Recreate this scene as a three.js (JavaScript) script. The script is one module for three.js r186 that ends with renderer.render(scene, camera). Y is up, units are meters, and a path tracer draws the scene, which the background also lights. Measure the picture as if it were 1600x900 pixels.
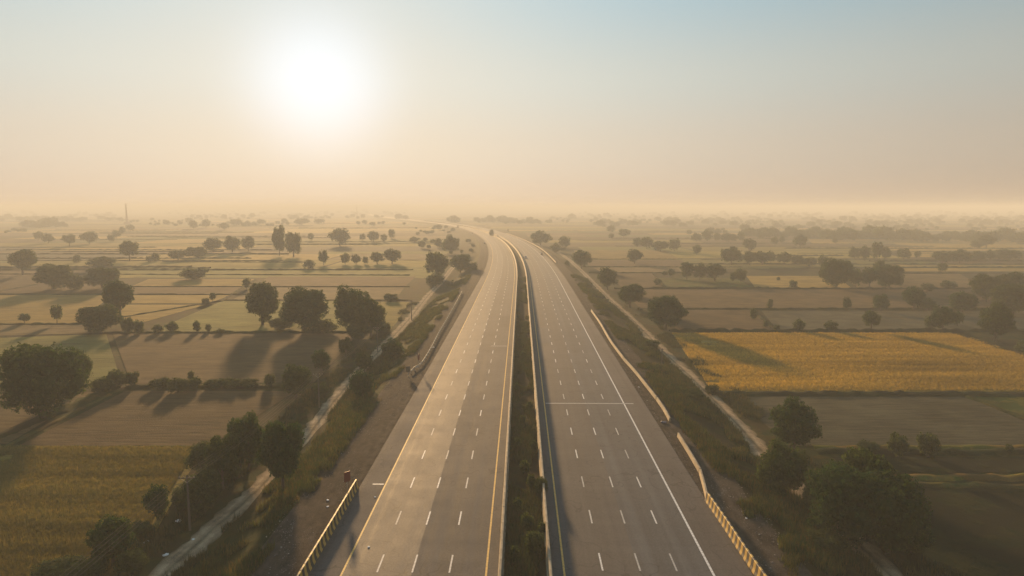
import * as THREE from 'three';
import { mergeGeometries } from 'three/addons/utils/BufferGeometryUtils.js';

// ---------------------------------------------------------------- camera, sky, sun, haze, exposure
const F = 1067, H = 36, PITCH = Math.atan(125 / F), FIELD_Y = -3;
const scene = new THREE.Scene();
const camera = new THREE.PerspectiveCamera(2 * Math.atan(450 / F) * 180 / Math.PI, 16 / 9, 0.5, 30000);
camera.position.set(0, H, 0);
camera.rotation.x = -PITCH;
const renderer = new THREE.WebGLRenderer({ antialias: true });
renderer.toneMapping = THREE.LinearToneMapping;
renderer.shadowMap.enabled = true;
const EXPOSURE = 2.3, SUN_I = 4.4, SUN_RGB = [1, 0.62, 0.28], FOG_DENSITY = 0.00062, FOG_RGB = [0.96, 0.99, 0.94];
renderer.toneMappingExposure = EXPOSURE;

const cp = Math.cos(PITCH), sp = Math.sin(PITCH);
function rayDir(px, py) {                       // direction through a point of the 1600 x 900 photograph
  const x = (px - 800) / F, y = (450 - py) / F;
  return [x, y * cp - sp, -y * sp - cp];
}
function ground(px, py, y = FIELD_Y) { const d = rayDir(px, py), t = (y - H) / d[1]; return [d[0] * t, y, d[2] * t]; }
const SUN = new THREE.Vector3(...rayDir(497, 134)).normalize();

function smooth(a, b, x) { const t = Math.min(1, Math.max(0, (x - a) / (b - a))); return t * t * (3 - 2 * t); }
function lerp3(a, b, t) { return [a[0] + (b[0] - a[0]) * t, a[1] + (b[1] - a[1]) * t, a[2] + (b[2] - a[2]) * t]; }
{
  const W = 2048, HH = 1024, data = new Float32Array(W * HH * 4);
  // rows of the sky by elevation: colour towards the sun, colour away from it
  const rows = [[0, [0.93, 0.71, 0.49], [0.84, 0.645, 0.48]], [4.5, [0.92, 0.77, 0.58], [0.84, 0.725, 0.58]], [10, [0.86, 0.80, 0.68], [0.74, 0.77, 0.70]], [16.5, [0.80, 0.785, 0.71], [0.50, 0.69, 0.765]], [40, [0.52, 0.66, 0.78], [0.40, 0.64, 0.88]], [90, [0.36, 0.62, 0.95], [0.36, 0.62, 0.95]]];
  for (let j = 0; j < HH; j++) {
    const el = ((j + 0.5) / HH - 0.5) * Math.PI, e = Math.max(0, el * 180 / Math.PI);
    let k0 = 0; while (k0 < rows.length - 2 && e > rows[k0 + 1][0]) k0++;
    const te = smooth(rows[k0][0], rows[k0 + 1][0], e) * 0.4 + 0.6 * Math.min(1, (e - rows[k0][0]) / (rows[k0 + 1][0] - rows[k0][0])), toSun = lerp3(rows[k0][1], rows[k0 + 1][1], te), off = lerp3(rows[k0][2], rows[k0 + 1][2], te);
    for (let i = 0; i < W; i++) {
      const az = ((i + 0.5) / W - 0.5) * 2 * Math.PI;
      const c = Math.cos(el) * Math.cos(az) * SUN.x + Math.sin(el) * SUN.y + Math.cos(el) * Math.sin(az) * SUN.z;
      const g = Math.acos(Math.min(1, Math.max(-1, c))) * 180 / Math.PI;
      const c3 = lerp3(toSun, off, 1 - Math.exp(-Math.pow(g / 20, 1.5))), fall = 0.42 + 0.58 * Math.exp(-Math.pow(g / 46, 1.7)), core = Math.exp(-Math.pow(g / 5.2, 2.4));
      const k = (j * W + i) * 4;
      for (let q = 0; q < 3; q++)
        data[k + q] = (c3[q] * fall * 1.04 + core * [0.16, 0.24, 0.37][q]) / EXPOSURE;
      data[k + 3] = 1;
    }
  }
  const sky = new THREE.DataTexture(data, W, HH, THREE.RGBAFormat, THREE.FloatType);
  sky.mapping = THREE.EquirectangularReflectionMapping; sky.magFilter = THREE.LinearFilter; sky.needsUpdate = true;
  scene.background = sky; scene.environment = sky;
}
const sun = new THREE.DirectionalLight(new THREE.Color().setRGB(...SUN_RGB), SUN_I);
sun.name = 'sun';
sun.position.copy(SUN).multiplyScalar(1500); sun.castShadow = true; sun.shadow.radius = 6;
sun.shadow.mapSize.set(4096, 4096);
Object.assign(sun.shadow.camera, { left: -600, right: 600, top: 600, bottom: -600, near: 1, far: 4000 });
scene.add(sun); scene.add(sun.target);
scene.fog = new THREE.FogExp2(new THREE.Color().setRGB(...FOG_RGB), FOG_DENSITY);

// ---------------------------------------------------------------- helpers
function rng(seed) { let s = seed >>> 0; return () => { s = (s + 0x6D2B79F5) | 0; let t = Math.imul(s ^ (s >>> 15), 1 | s); t = (t + Math.imul(t ^ (t >>> 7), 61 | t)) ^ t; return ((t ^ (t >>> 14)) >>> 0) / 4294967296; }; }
function hash(x, y, s) { let h = Math.imul(x | 0, 374761393) + Math.imul(y | 0, 668265263) + Math.imul(s | 0, 974711); h = Math.imul(h ^ (h >>> 13), 1274126177); return ((h ^ (h >>> 16)) >>> 0) / 4294967296; }
function vnoise(x, y, px, py, s) {              // tileable value noise, px and py whole periods
  const x0 = Math.floor(x), y0 = Math.floor(y), fx = x - x0, fy = y - y0, u = fx * fx * (3 - 2 * fx), v = fy * fy * (3 - 2 * fy);
  const m = (a, p) => ((a % p) + p) % p, a = m(x0, px), b = m(x0 + 1, px), c = m(y0, py), d = m(y0 + 1, py);
  const p = hash(a, c, s) * (1 - u) + hash(b, c, s) * u, q = hash(a, d, s) * (1 - u) + hash(b, d, s) * u;
  return p * (1 - v) + q * v;
}
function fbm(u, v, fx, fy, oct, s) { let a = 0, w = 0.5, t = 0; for (let o = 0; o < oct; o++) { a += w * vnoise(u * fx, v * fy, fx, fy, s + o * 17); t += w; w *= 0.55; fx *= 2; fy *= 2; } return a / t; }
const taken = {};
function numbered(n) { const k = taken[n] = (taken[n] ?? -1) + 1; return k ? n + '_' + String(k).padStart(3, '0') : n; }
function shade(o) { o.castShadow = o.receiveShadow = true; return o; }
function mesh(name, g, m, parent) { const o = shade(new THREE.Mesh(g, m)); o.name = parent === scene ? numbered(name) : name; parent.add(o); return o; }
function struct(name, g, m, parent = scene) { const o = mesh(name, g, m, parent); if (parent === scene) o.userData.kind = 'structure'; return o; }
function structGroup(name) { const o = new THREE.Group(); o.name = numbered(name); o.userData.kind = 'structure'; scene.add(o); return o; }
function tag(o, label, category, group, kind) { o.userData.label = label; o.userData.category = category; if (group) o.userData.group = group; if (kind) o.userData.kind = kind; return o; }
function thing(name, label, category, pos, turn = 0, group) { const o = new THREE.Group(); o.name = numbered(name); o.position.set(...pos); o.rotation.y = turn; scene.add(o); return tag(o, label, category, group); }

function tex(w, h, fn, srgb = true) {
  const d = new Uint8Array(w * h * 4);
  for (let j = 0; j < h; j++) for (let i = 0; i < w; i++) {
    const c = fn((i + 0.5) / w, (j + 0.5) / h, i, j), k = (j * w + i) * 4;
    for (let q = 0; q < 3; q++) { let v = Math.max(0, Math.min(1, Array.isArray(c) ? c[q] : c)); if (srgb) v = v <= 0.0031308 ? 12.92 * v : 1.055 * Math.pow(v, 1 / 2.4) - 0.055; d[k + q] = v * 255; }
    d[k + 3] = 255;
  }
  const t = new THREE.DataTexture(d, w, h); t.wrapS = t.wrapT = THREE.RepeatWrapping; t.magFilter = THREE.LinearFilter; t.minFilter = THREE.LinearMipmapLinearFilter;
  if (srgb) t.colorSpace = THREE.SRGBColorSpace; t.needsUpdate = true; return t;
}
const mul3 = (c, k) => [c[0] * k, c[1] * k, c[2] * k];

// ---------------------------------------------------------------- materials
// asphalt: u runs 22 m across, v runs 150 m along; worn streaks follow the traffic
const asphaltMap = tex(512, 2048, (u, v) => {
  const streak = fbm(u, v, 26, 2, 3, 3), fine = vnoise(u * 256, v * 1024, 256, 1024, 9), blot = fbm(u, v, 5, 22, 4, 21), cross = vnoise(u * 2, v * 210, 2, 210, 31);
  let k = 0.60 + 0.52 * (streak - 0.1) + 0.26 * (fine - 0.5) + 0.3 * (blot - 0.4) + 0.10 * (cross - 0.5);
  const crack = Math.abs(fbm(u, v, 6, 40, 3, 55) - 0.5); if (crack < 0.008) k *= 0.68;
  return [k, k, k].map((x) => x * 0.78);
});
const asphaltRough = tex(256, 1024, (u, v) => 0.93 + 0.1 * (fbm(u, v, 26, 2, 3, 3) - 0.5) + 0.1 * (fbm(u, v, 8, 60, 3, 77) - 0.5), false);
const asphaltBump = tex(512, 512, (u, v) => fbm(u, v, 64, 64, 3, 5), false);
function asphalt(rgb, rough) {
  const map = asphaltMap.clone(), rm = asphaltRough.clone(), bm = asphaltBump.clone();
  for (const t of [map, rm]) { t.repeat.set(1 / 22, 1 / 150); t.needsUpdate = true; } bm.repeat.set(1 / 5, 1 / 5); bm.needsUpdate = true;
  return new THREE.MeshPhysicalMaterial({ color: new THREE.Color().setRGB(...rgb), specularIntensity: 0.5, map, roughness: rough, roughnessMap: rm, bumpMap: bm, bumpScale: 0.02 });
}
const M = {
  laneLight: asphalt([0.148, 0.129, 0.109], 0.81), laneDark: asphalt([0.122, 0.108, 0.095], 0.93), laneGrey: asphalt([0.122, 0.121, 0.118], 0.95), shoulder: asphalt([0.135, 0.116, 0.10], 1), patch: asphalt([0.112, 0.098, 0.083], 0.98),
};
function matte(rgb, extra) { return new THREE.MeshPhysicalMaterial({ color: new THREE.Color().setRGB(...rgb), roughness: 1, specularIntensity: 0.08, ...extra }); }
function std(rgb, rough = 0.95, extra = {}) { return new THREE.MeshStandardMaterial({ color: new THREE.Color().setRGB(...rgb), roughness: rough, ...extra }); }
const scuff = tex(256, 256, (u, v) => { const n = fbm(u, v, 12, 12, 4, 41), f = fbm(u, v, 60, 60, 2, 44); return 0.38 + 0.8 * n + 0.5 * (f - 0.5); });
scuff.repeat.set(0.5, 0.5);
M.white = std([0.78, 0.76, 0.70], 0.7, { map: scuff }); M.paint = [0.8, 0.62, 0.46].map((k) => std([k, k * 0.97, k * 0.9], 0.7, { map: scuff })); M.yellowLine = std([0.72, 0.42, 0.07], 0.7, { map: scuff });
const concreteMap = tex(512, 512, (u, v) => { const n = fbm(u, v, 6, 6, 5, 61), st = fbm(u, v, 40, 3, 3, 66); return mul3([1, 0.97, 0.92], 0.62 + 0.5 * (n - 0.3) + 0.3 * (st - 0.5)); });
concreteMap.repeat.set(0.4, 0.4);
M.concrete = [0.44, 0.38, 0.48].map((k) => std([k, k * 0.82, k * 0.56], 0.85, { map: concreteMap, bumpMap: concreteMap, bumpScale: 0.01 }));
M.yellowPaint = std([0.66, 0.43, 0.09], 0.6, { map: concreteMap }); M.blackPaint = std([0.05, 0.045, 0.04], 0.6, { map: concreteMap });

const soilMap = tex(1024, 1024, (u, v) => {
  const n = fbm(u, v, 8, 8, 6, 101), row = vnoise(u * 9, v * 96, 9, 96, 103), row2 = vnoise(u * 24, v * 240, 24, 240, 105), f = vnoise(u * 400, v * 400, 400, 400, 107);
  return mul3([1, 0.98, 0.95], 0.60 + 0.6 * (n - 0.3) + 0.42 * (row - 0.5) + 0.34 * (row2 - 0.5) + 0.34 * (f - 0.5));
});
const wheatMap = tex(1024, 1024, (u, v) => {
  const n = fbm(u, v, 6, 9, 5, 201), row = fbm(u, v, 7, 90, 3, 203), f = vnoise(u * 380, v * 420, 380, 420, 207), p = fbm(u, v, 22, 60, 3, 209);
  const k = 0.6 + 0.5 * (n - 0.3) + 0.5 * (row - 0.5) + 0.3 * (f - 0.5), g = smooth(0.52, 0.7, p) * 0.35;
  return lerp3([k, k * 0.98, k * 0.95], [k * 0.62, k * 0.74, k * 0.7], g);
});
const grassMap = tex(1024, 1024, (u, v) => {
  const n = fbm(u, v, 7, 7, 6, 301), d = fbm(u, v, 16, 16, 4, 303), f = vnoise(u * 420, v * 420, 420, 420, 305), b = fbm(u, v, 5, 5, 4, 309);
  let c = lerp3([0.42, 0.62, 0.26], [0.95, 0.80, 0.36], smooth(0.42, 0.66, d));
  c = lerp3(c, [0.62, 0.47, 0.34], smooth(0.52, 0.68, b));
  return mul3(c, 0.6 + 0.6 * (n - 0.3) + 0.35 * (f - 0.5));
});
const dirtMap = tex(512, 512, (u, v) => { const n = fbm(u, v, 8, 8, 6, 401), f = vnoise(u * 200, v * 200, 200, 200, 403), st = fbm(u, v, 18, 3, 3, 405); return mul3([1, 0.96, 0.9], 0.62 + 0.9 * (n - 0.36) + 0.55 * (f - 0.5) + 0.5 * (st - 0.5)); });
function tiled(map, metres, rgb, bump, rough = 1) {
  const t = map.clone(); t.repeat.set(1 / metres, 1 / metres); t.needsUpdate = true;
  return matte(rgb, { map: t, bumpMap: t, bumpScale: bump, vertexColors: true });
}
M.soil = tiled(soilMap, 42, [0.55, 0.55, 0.55], 0.12); M.wheat = tiled(wheatMap, 46, [0.55, 0.55, 0.55], 0.25); M.grass = tiled(grassMap, 26, [0.55, 0.55, 0.55], 0.2);
M.dirt = tiled(dirtMap, 9, [0.8, 0.8, 0.8], 0.1);
M.bark = std([0.09, 0.065, 0.045], 1); M.wood = std([0.11, 0.085, 0.06], 0.95); M.metal = std([0.35, 0.33, 0.3], 0.5, { metalness: 0.6 });
function leaf(rgb, through) { return new THREE.MeshPhysicalMaterial({ color: new THREE.Color().setRGB(...rgb), roughness: 1, transmission: through, thickness: 0, side: THREE.DoubleSide, specularIntensity: 0.06, vertexColors: true }); }
M.leaf = [leaf([0.034, 0.062, 0.012], 0.5), leaf([0.044, 0.066, 0.012], 0.5), leaf([0.028, 0.056, 0.014], 0.45)];
M.leafShrub = leaf([0.055, 0.074, 0.018], 0.5);

// ---------------------------------------------------------------- road line
const D0 = 330, R0 = 4600, D1 = 1950;
function roadX(d) {
  let x = 0.45 + 0.0135 * d;
  if (d > D0) { const e = Math.min(d, D1) - D0; x -= e * e / (2 * R0); if (d > D1) x -= (d - D1) * (D1 - D0) / R0 - Math.pow(d - D1, 2) / 30000; }
  return x;
}
function roadAt(d, off, y = 0) { const s = (roadX(d + 0.5) - roadX(d - 0.5)), n = Math.hypot(1, s); return [roadX(d) + off / n, y, -d + off * s / n]; }
function steps(d0, d1) { const out = [d0]; let d = d0; while (d < d1) { d += d < 120 ? 3 : d < 400 ? 6 : d < 1200 ? 14 : 40; out.push(Math.min(d, d1)); } return out; }
function grid(nu, nv, at, uvAt, colorAt) {       // a sheet of nu x nv cells
  const P = [], U = [], C = [], I = [];
  for (let j = 0; j <= nv; j++) for (let i = 0; i <= nu; i++) {
    const p = at(i, j); P.push(...p); U.push(...uvAt(i, j, p)); if (colorAt) C.push(...colorAt(i, j, p));
    if (i < nu && j < nv) { const a = j * (nu + 1) + i, b = a + 1, c = a + nu + 1, d = c + 1; I.push(a, b, c, b, d, c); }
  }
  const g = new THREE.BufferGeometry();
  g.setAttribute('position', new THREE.Float32BufferAttribute(P, 3)); g.setAttribute('uv', new THREE.Float32BufferAttribute(U, 2));
  if (colorAt) g.setAttribute('color', new THREE.Float32BufferAttribute(C, 3));
  g.setIndex(I); g.computeVertexNormals(); return g;
}
function strip(o0, o1, y, d0, d1, colorAt) {     // a band along the road between two offsets
  const ds = steps(d0, d1);
  return grid(1, ds.length - 1, (i, j) => roadAt(ds[j], i ? o1 : o0, y), (i, j) => [i ? o1 : o0, ds[j]], colorAt);
}
const FAR = 4200;

// ---------------------------------------------------------------- ground, farmland
const tint = (c, k) => [c[0] * k, c[1] * k, c[2] * k];
function patch(x, z, s) { return 0.8 + 0.4 * fbm(x / 4096 + 0.5, z / 4096 + 0.5, 64, 64, 4, s); }
struct('ground', grid(60, 60, (i, j) => [(i - 30) * 300, FIELD_Y - 0.08, 300 - j * 220], (i, j, p) => [p[0], p[2]], (i, j, p) => tint([0.115, 0.11, 0.045], patch(p[0], p[2], 7))), M.grass);

const COL = { soil: [0.21, 0.135, 0.058], greySoil: [0.15, 0.132, 0.074], paleSoil: [0.31, 0.215, 0.09], wheat: [0.72, 0.46, 0.09], gold: [0.72, 0.47, 0.12], olive: [0.34, 0.31, 0.08], green: [0.20, 0.22, 0.06], stubble: [0.50, 0.38, 0.085], dark: [0.034, 0.046, 0.019] };  // dark: scrub green, lowered so the lower right shade sits in its colour
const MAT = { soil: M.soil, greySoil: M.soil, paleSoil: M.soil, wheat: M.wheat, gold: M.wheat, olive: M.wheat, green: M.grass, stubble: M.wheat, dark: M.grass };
let fieldLift = 0;
function field(kind, a, b, c, d, strength = 1, n = 14) {    // corners: far left, far right, near right, near left (photo points on the ground)
  const [A, B, C, D] = [a, b, c, d].map(([x, y]) => ground(x, y)), y = FIELD_Y + 0.004 * (fieldLift++ % 6);
  const L = (p, q, t) => p + (q - p) * t;
  const g = grid(n, n, (i, j) => { const u = i / n, v = 1 - j / n; return [L(L(A[0], B[0], u), L(D[0], C[0], u), v), y, L(L(A[2], B[2], u), L(D[2], C[2], u), v)]; }, (i, j, p) => [p[0] + fieldLift * 13.7, p[2] + fieldLift * 7.1], (i, j, p) => tint(COL[kind], strength * patch(p[0] * 2, p[2] * 3, 31)));
  return struct('field', g, MAT[kind]);
}
// left of the road, from near to far
field('stubble', [-90, 699], [318, 699], [170, 960], [-330, 960], 0.92, 24);
field('soil', [196, 611], [462, 611], [330, 696], [30, 696], 0.9, 18);
field('paleSoil', [-120, 618], [150, 612], [10, 694], [-200, 700], 0.8);
field('soil', [176, 521], [560, 521], [492, 597], [205, 600], 1.05, 18);
field('olive', [-60, 530], [166, 522], [190, 598], [-160, 606], 1.0);
field('paleSoil', [-60, 508], [150, 507], [165, 520], [-80, 527], 0.9);
field('gold', [-60, 461], [176, 461], [118, 505], [-80, 506], 0.78, 18);
field('gold', [184, 476], [322, 476], [226, 503], [126, 505], 0.95);
field('olive', [348, 470], [540, 470], [548, 518], [236, 518], 1.2);
field('gold', [186, 461], [362, 461], [326, 474], [188, 474], 0.9);
field('gold', [232, 436], [400, 436], [384, 447], [206, 447], 0.8);
field('soil', [206, 448.5], [384, 448.5], [364, 459.5], [190, 459.5], 1.0);
field('soil', [420, 432], [650, 432], [634, 447], [398, 447], 1.1);
field('paleSoil', [396, 449], [632, 449], [618, 468], [364, 468], 1.0);
field('stubble', [180, 428], [236, 428], [206, 434], [176, 434], 1.2);
field('soil', [-60, 432], [170, 428], [186, 458], [-70, 458], 0.85);
field('stubble', [560, 472], [640, 472], [612, 516], [556, 516], 0.9);
// right of the road
field('greySoil', [1150, 620], [1512, 620], [1690, 697], [1232, 697], 1.0, 20);
field('green', [1520, 620], [1760, 620], [1800, 690], [1640, 668], 1.0);
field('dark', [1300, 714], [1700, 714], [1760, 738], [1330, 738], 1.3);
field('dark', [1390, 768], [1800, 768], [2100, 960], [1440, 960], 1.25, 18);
field('wheat', [1049, 520], [1496, 520], [1760, 612], [1112, 612], 1.0, 26);
field('greySoil', [1190, 486], [1640, 486], [1680, 515], [1214, 515], 1.25, 16);
field('soil', [1066, 484], [1176, 484], [1206, 515], [1052, 516], 1.0);
field('soil', [968, 452], [1560, 452], [1600, 481], [1000, 481], 1.15, 18);
field('gold', [1166, 431], [1306, 431], [1330, 449.5], [1180, 449.5], 0.95);
field('paleSoil', [1312, 428], [1500, 428], [1540, 449.5], [1340, 449.5], 0.9);
field('soil', [950, 427], [1018, 427], [1036, 449.5], [972, 449.5], 1.0);
field('green', [1024, 434], [1150, 434], [1176, 449.5], [1044, 449.5], 1.15);
field('paleSoil', [926, 418], [1080, 418], [1086, 425.5], [940, 425.5], 1.1);
field('soil', [912, 406], [1064, 406], [1078, 416.5], [922, 416.5], 1.0);
field('gold', [896, 391], [1040, 391], [1060, 404.5], [908, 404.5], 0.7);
field('gold', [1400, 413], [1640, 413], [1660, 424], [1410, 424], 0.95);
field('stubble', [1170, 408], [1300, 408], [1310, 416], [1174, 416], 1.0);
field('gold', [1262, 373.5], [1580, 373.5], [1590, 381], [1270, 381], 1.0);
field('gold', [1410, 394], [1480, 394], [1486, 402], [1416, 402], 1.0);
field('gold', [1520, 386], [1660, 386], [1670, 392], [1526, 392], 1.0);

// beyond: a patchwork of small fields, each its own tone, with grassy gaps between
{
  const r = rng(77), kinds = ['soil', 'paleSoil', 'gold', 'stubble', 'olive', 'green', 'gold', 'soil', 'greySoil', 'stubble'], parts = { soil: [], wheat: [] };
  for (const side of [-1, 1]) {
    let d = side < 0 ? 385 : 440;
    while (d < 4600) {
      const depth = (34 + 60 * r()) * (1 + d / 2600);
      let x = 52 + 20 * r();
      const edge = 700 + d * 0.95;
      while (x < edge) {
        const w = (60 + 190 * r()) * (1 + d / 4000), k = kinds[Math.floor(r() * kinds.length)], sk = (r() - 0.5) * 12, m = 0.85 + 0.4 * r();
        const c = side < 0 ? tint(COL[k], m) : tint(COL[k], m);
        const ox = roadX(d + depth / 2), X0 = ox + side * x, X1 = ox + side * (x + w - 2.5), Z0 = -d - sk, Z1 = -d - depth + 2.5 + sk;
        if (r() < 0.93) (MAT[k] === M.soil ? parts.soil : parts.wheat).push(grid(3, 2, (i, j) => [X0 + (X1 - X0) * i / 3, FIELD_Y - 0.05, Z0 + (Z1 - Z0) * j / 2 + sk * i / 3], (i, j, p) => [p[0] + x * 1.7, p[2] + d * 0.7], (i, j, p) => tint(c, patch(p[0] * 2, p[2] * 2, 5))));
        x += w;
      }
      d += depth;
    }
  }
  for (const p of [...parts.soil, ...parts.wheat]) { const ix = p.index.array, pp = p.attributes.position; if (pp.getX(1) < pp.getX(0)) for (let k = 0; k < ix.length; k += 3) { const t = ix[k]; ix[k] = ix[k + 1]; ix[k + 1] = t; } const n = p.attributes.normal; for (let i = 0; i < n.count; i++) n.setXYZ(i, 0, 1, 0); }
  const a = struct('farmland', mergeGeometries(parts.soil), M.soil), b = struct('farmland', mergeGeometries(parts.wheat), M.wheat);
}

// raised earth bunds with rough grass between the fields
const bundMat = M.grass;
function ridgeGeometry(A, B, w, h, seed, color) {
  const len = Math.hypot(B[0] - A[0], B[2] - A[2]), n = Math.max(3, Math.min(120, Math.round(len / 1.6))), r = rng(seed), nx = -(B[2] - A[2]) / len, nz = (B[0] - A[0]) / len;
  const prof = [[-0.5, -0.1], [-0.3, 0.75], [0.02, 1], [0.3, 0.7], [0.5, -0.1]];
  const wob = Array.from({ length: n + 1 }, () => [(r() - 0.5) * w * 0.35, 0.35 + 0.9 * r()]);
  return grid(4, n, (i, j) => { const t = j / n, o = prof[i][0] * w + wob[j][0]; return [A[0] + (B[0] - A[0]) * t + nx * o, FIELD_Y + prof[i][1] * h * (prof[i][1] > 0 ? wob[j][1] : 1), A[2] + (B[2] - A[2]) * t + nz * o]; }, (i, j, p) => [p[0], p[2]], () => tint(color, 0.8 + 0.4 * r()));
}
let bundSeed = 500;
function bund(a, b, w = 1.6, h = 0.5, color = [0.12, 0.12, 0.05]) { const o = struct('field_bund', ridgeGeometry(ground(...a), ground(...b), w, h, bundSeed++, color), bundMat); o.material.side = THREE.DoubleSide; return o; }
for (const [a, b, w, h, c] of [
  [[-90, 698], [312, 698], 0.9, 0.35, [0.3, 0.22, 0.09]], [[200, 604], [470, 604], 2.6, 0.8], [[192, 606], [-10, 707], 1.1, 0.3, [0.30, 0.24, 0.13]], [[178, 606], [-60, 706], 3.4, 0.8],
  [[-60, 507], [160, 506], 1.8, 0.8], [[150, 520], [560, 519], 2.2, 0.9], [[122, 507], [345, 470], 1.6, 0.6], [[170, 460], [390, 460], 1.4, 0.7], [[345, 469], [640, 469], 1.4, 0.6], [[176, 448], [640, 448], 1.4, 0.6], [[-60, 460], [180, 460], 1.6, 0.9], [[-60, 428], [640, 430], 1.6, 0.8], [[345, 471], [400, 436], 1.4, 0.7], [[0, 455], [60, 444], 1.4, 0.6], [[178, 461], [184, 475], 1.2, 0.5],
  [[1110, 616], [1720, 616], 2.8, 0.8, [0.07, 0.085, 0.04]], [[1046, 517.5], [1640, 517.5], 2.2, 1.1, [0.07, 0.085, 0.04]], [[1500, 522], [1760, 606], 5, 0.9, [0.09, 0.11, 0.05]], [[1270, 700], [1720, 700], 2.2, 0.5, [0.42, 0.31, 0.1]], [[1275, 706], [1720, 707], 2.6, 0.6, [0.06, 0.075, 0.035]], [[1400, 746], [1760, 748], 2.2, 0.6, [0.40, 0.32, 0.12]], [[1405, 758], [1780, 760], 1.6, 0.5, [0.22, 0.22, 0.1]],
  [[1056, 483], [1620, 483], 1.8, 0.7], [[960, 451], [1600, 451], 1.6, 0.9, [0.08, 0.09, 0.045]], [[1176, 484], [1212, 516], 1.8, 0.5], [[1020, 450], [1200, 450], 2.4, 0.8], [[920, 426.3], [1160, 426.3], 1.4, 0.6], [[910, 417], [1160, 417.5], 1.4, 0.6], [[1300, 427], [1640, 427], 1.6, 0.8], [[1020, 427], [1040, 450], 1.4, 0.6], [[900, 405], [1066, 405], 1.2, 0.6], [[1510, 620], [1640, 668], 1.4, 0.4],
]) bund(a, b, w, h * (a[0] < 800 && b[0] < 800 ? 0.6 : 0.85), c);
{
  const r = rng(901), gs = [];
  for (let k = 0; k < 90; k++) {
    const side = k % 2 ? 1 : -1, d = 420 + 2400 * Math.pow(k / 90, 1.4), x0 = 50 + r() * 300 * (d / 600), L = 80 + 260 * r(), X = roadX(d) + side * x0, z = -d - r() * 20;
    gs.push(ridgeGeometry([X, FIELD_Y, z], [X + side * L, FIELD_Y, z + (r() - 0.5) * 14], 2 + r() * 2, 0.5 + 0.6 * r(), 2000 + k, [0.11, 0.11, 0.05]));
  }
  tag(struct('far_field_bunds', mergeGeometries(gs), bundMat), 'dark grassy banks between the far fields', 'bank', null, 'stuff');
}

// ---------------------------------------------------------------- embankment, carriageways, markings
{
  const prof = (s) => [[s * 2.62, -0.25, 'm'], [s * 2.62, -0.02, 'm'], [s * 21.3, -0.02, 'g'], [s * 22.6, -0.06, 'g'], [s * 25.5, -0.16, 'g'], [s * 28.3, -0.3, 'g'], [s * 29.6, -0.7, 'e'], [s * 31.2, -1.35, 'e'], [s * 32.8, -1.9, 'e'], [s * 34.4, -2.5, 'e'], [s * 36, -2.92, 'e'], [s * 38, -3.3, 'e']];
  for (const s of [-1, 1]) {
    const pr = prof(s), ds = steps(20, FAR), nz = (x, z, k) => vnoise(x / 2.2 + 500, z / 3.1 + 5000, 4096, 8192, k) - 0.5;
    const cut = 4;
    const make = (from, to, colorOf) => { const n = to - from; let g = grid(n, ds.length - 1, (i, j) => { const q = pr[from + i], bump = from + i >= 5 && q[1] > -3 ? nz(q[0], ds[j], 3) * 0.9 : 0; return roadAt(ds[j], q[0] + bump * 0.5, q[1] + bump * 0.4); }, (i, j, p) => [pr[from + i][0], ds[j]], (i, j, p) => colorOf(pr[from + i], p)); if (s < 0) { const ix = g.index.array; for (let k = 0; k < ix.length; k += 3) { const t = ix[k]; ix[k] = ix[k + 1]; ix[k + 1] = t; } g.computeVertexNormals(); } return g; };
    const bank = structGroup('embankment');
    mesh('gravel_verge', make(1, 5, (q, p) => tint([0.105, 0.083, 0.064], patch(p[0] * 8, p[2] * 8, 3))), M.dirt, bank);
    mesh('grassy_slope', make(5, 11, (q, p) => tint([0.105, 0.105, 0.042], patch(p[0] * 6, p[2] * 4, 9))), M.grass, bank);
  }
  const med = structGroup('central_reservation'), ds = steps(20, FAR), r = rng(5);
  mesh('reservation_soil', grid(6, ds.length - 1, (i, j) => roadAt(ds[j], -2.62 + 5.24 * i / 6, -0.3 + (i % 6 ? 0.25 * (vnoise(i * 3.1 + 9, ds[j] / 2.4, 512, 4096, 8) - 0.4) : 0)), (i, j, p) => [i, ds[j]], (i, j, p) => tint([0.12, 0.10, 0.06], 0.75 + 0.5 * r())), M.grass, med);
}
const leftRoad = structGroup('carriageway'), rightRoad = structGroup('carriageway');
mesh('paved_shoulder', strip(-21.4, -18.15, 0.004, 20, FAR), M.shoulder, leftRoad);
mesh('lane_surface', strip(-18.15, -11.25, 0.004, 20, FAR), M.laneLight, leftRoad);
mesh('lane_surface', strip(-11.25, -2.62, 0.004, 20, FAR), M.laneDark, leftRoad);
mesh('lane_surface', strip(2.62, 11.4, 0.004, 20, FAR), M.laneDark, rightRoad);
mesh('lane_surface', strip(11.4, 18.7, 0.004, 20, FAR), M.laneGrey, rightRoad);
mesh('paved_shoulder', strip(18.7, 22.5, 0.004, 20, FAR), M.shoulder, rightRoad);
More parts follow.
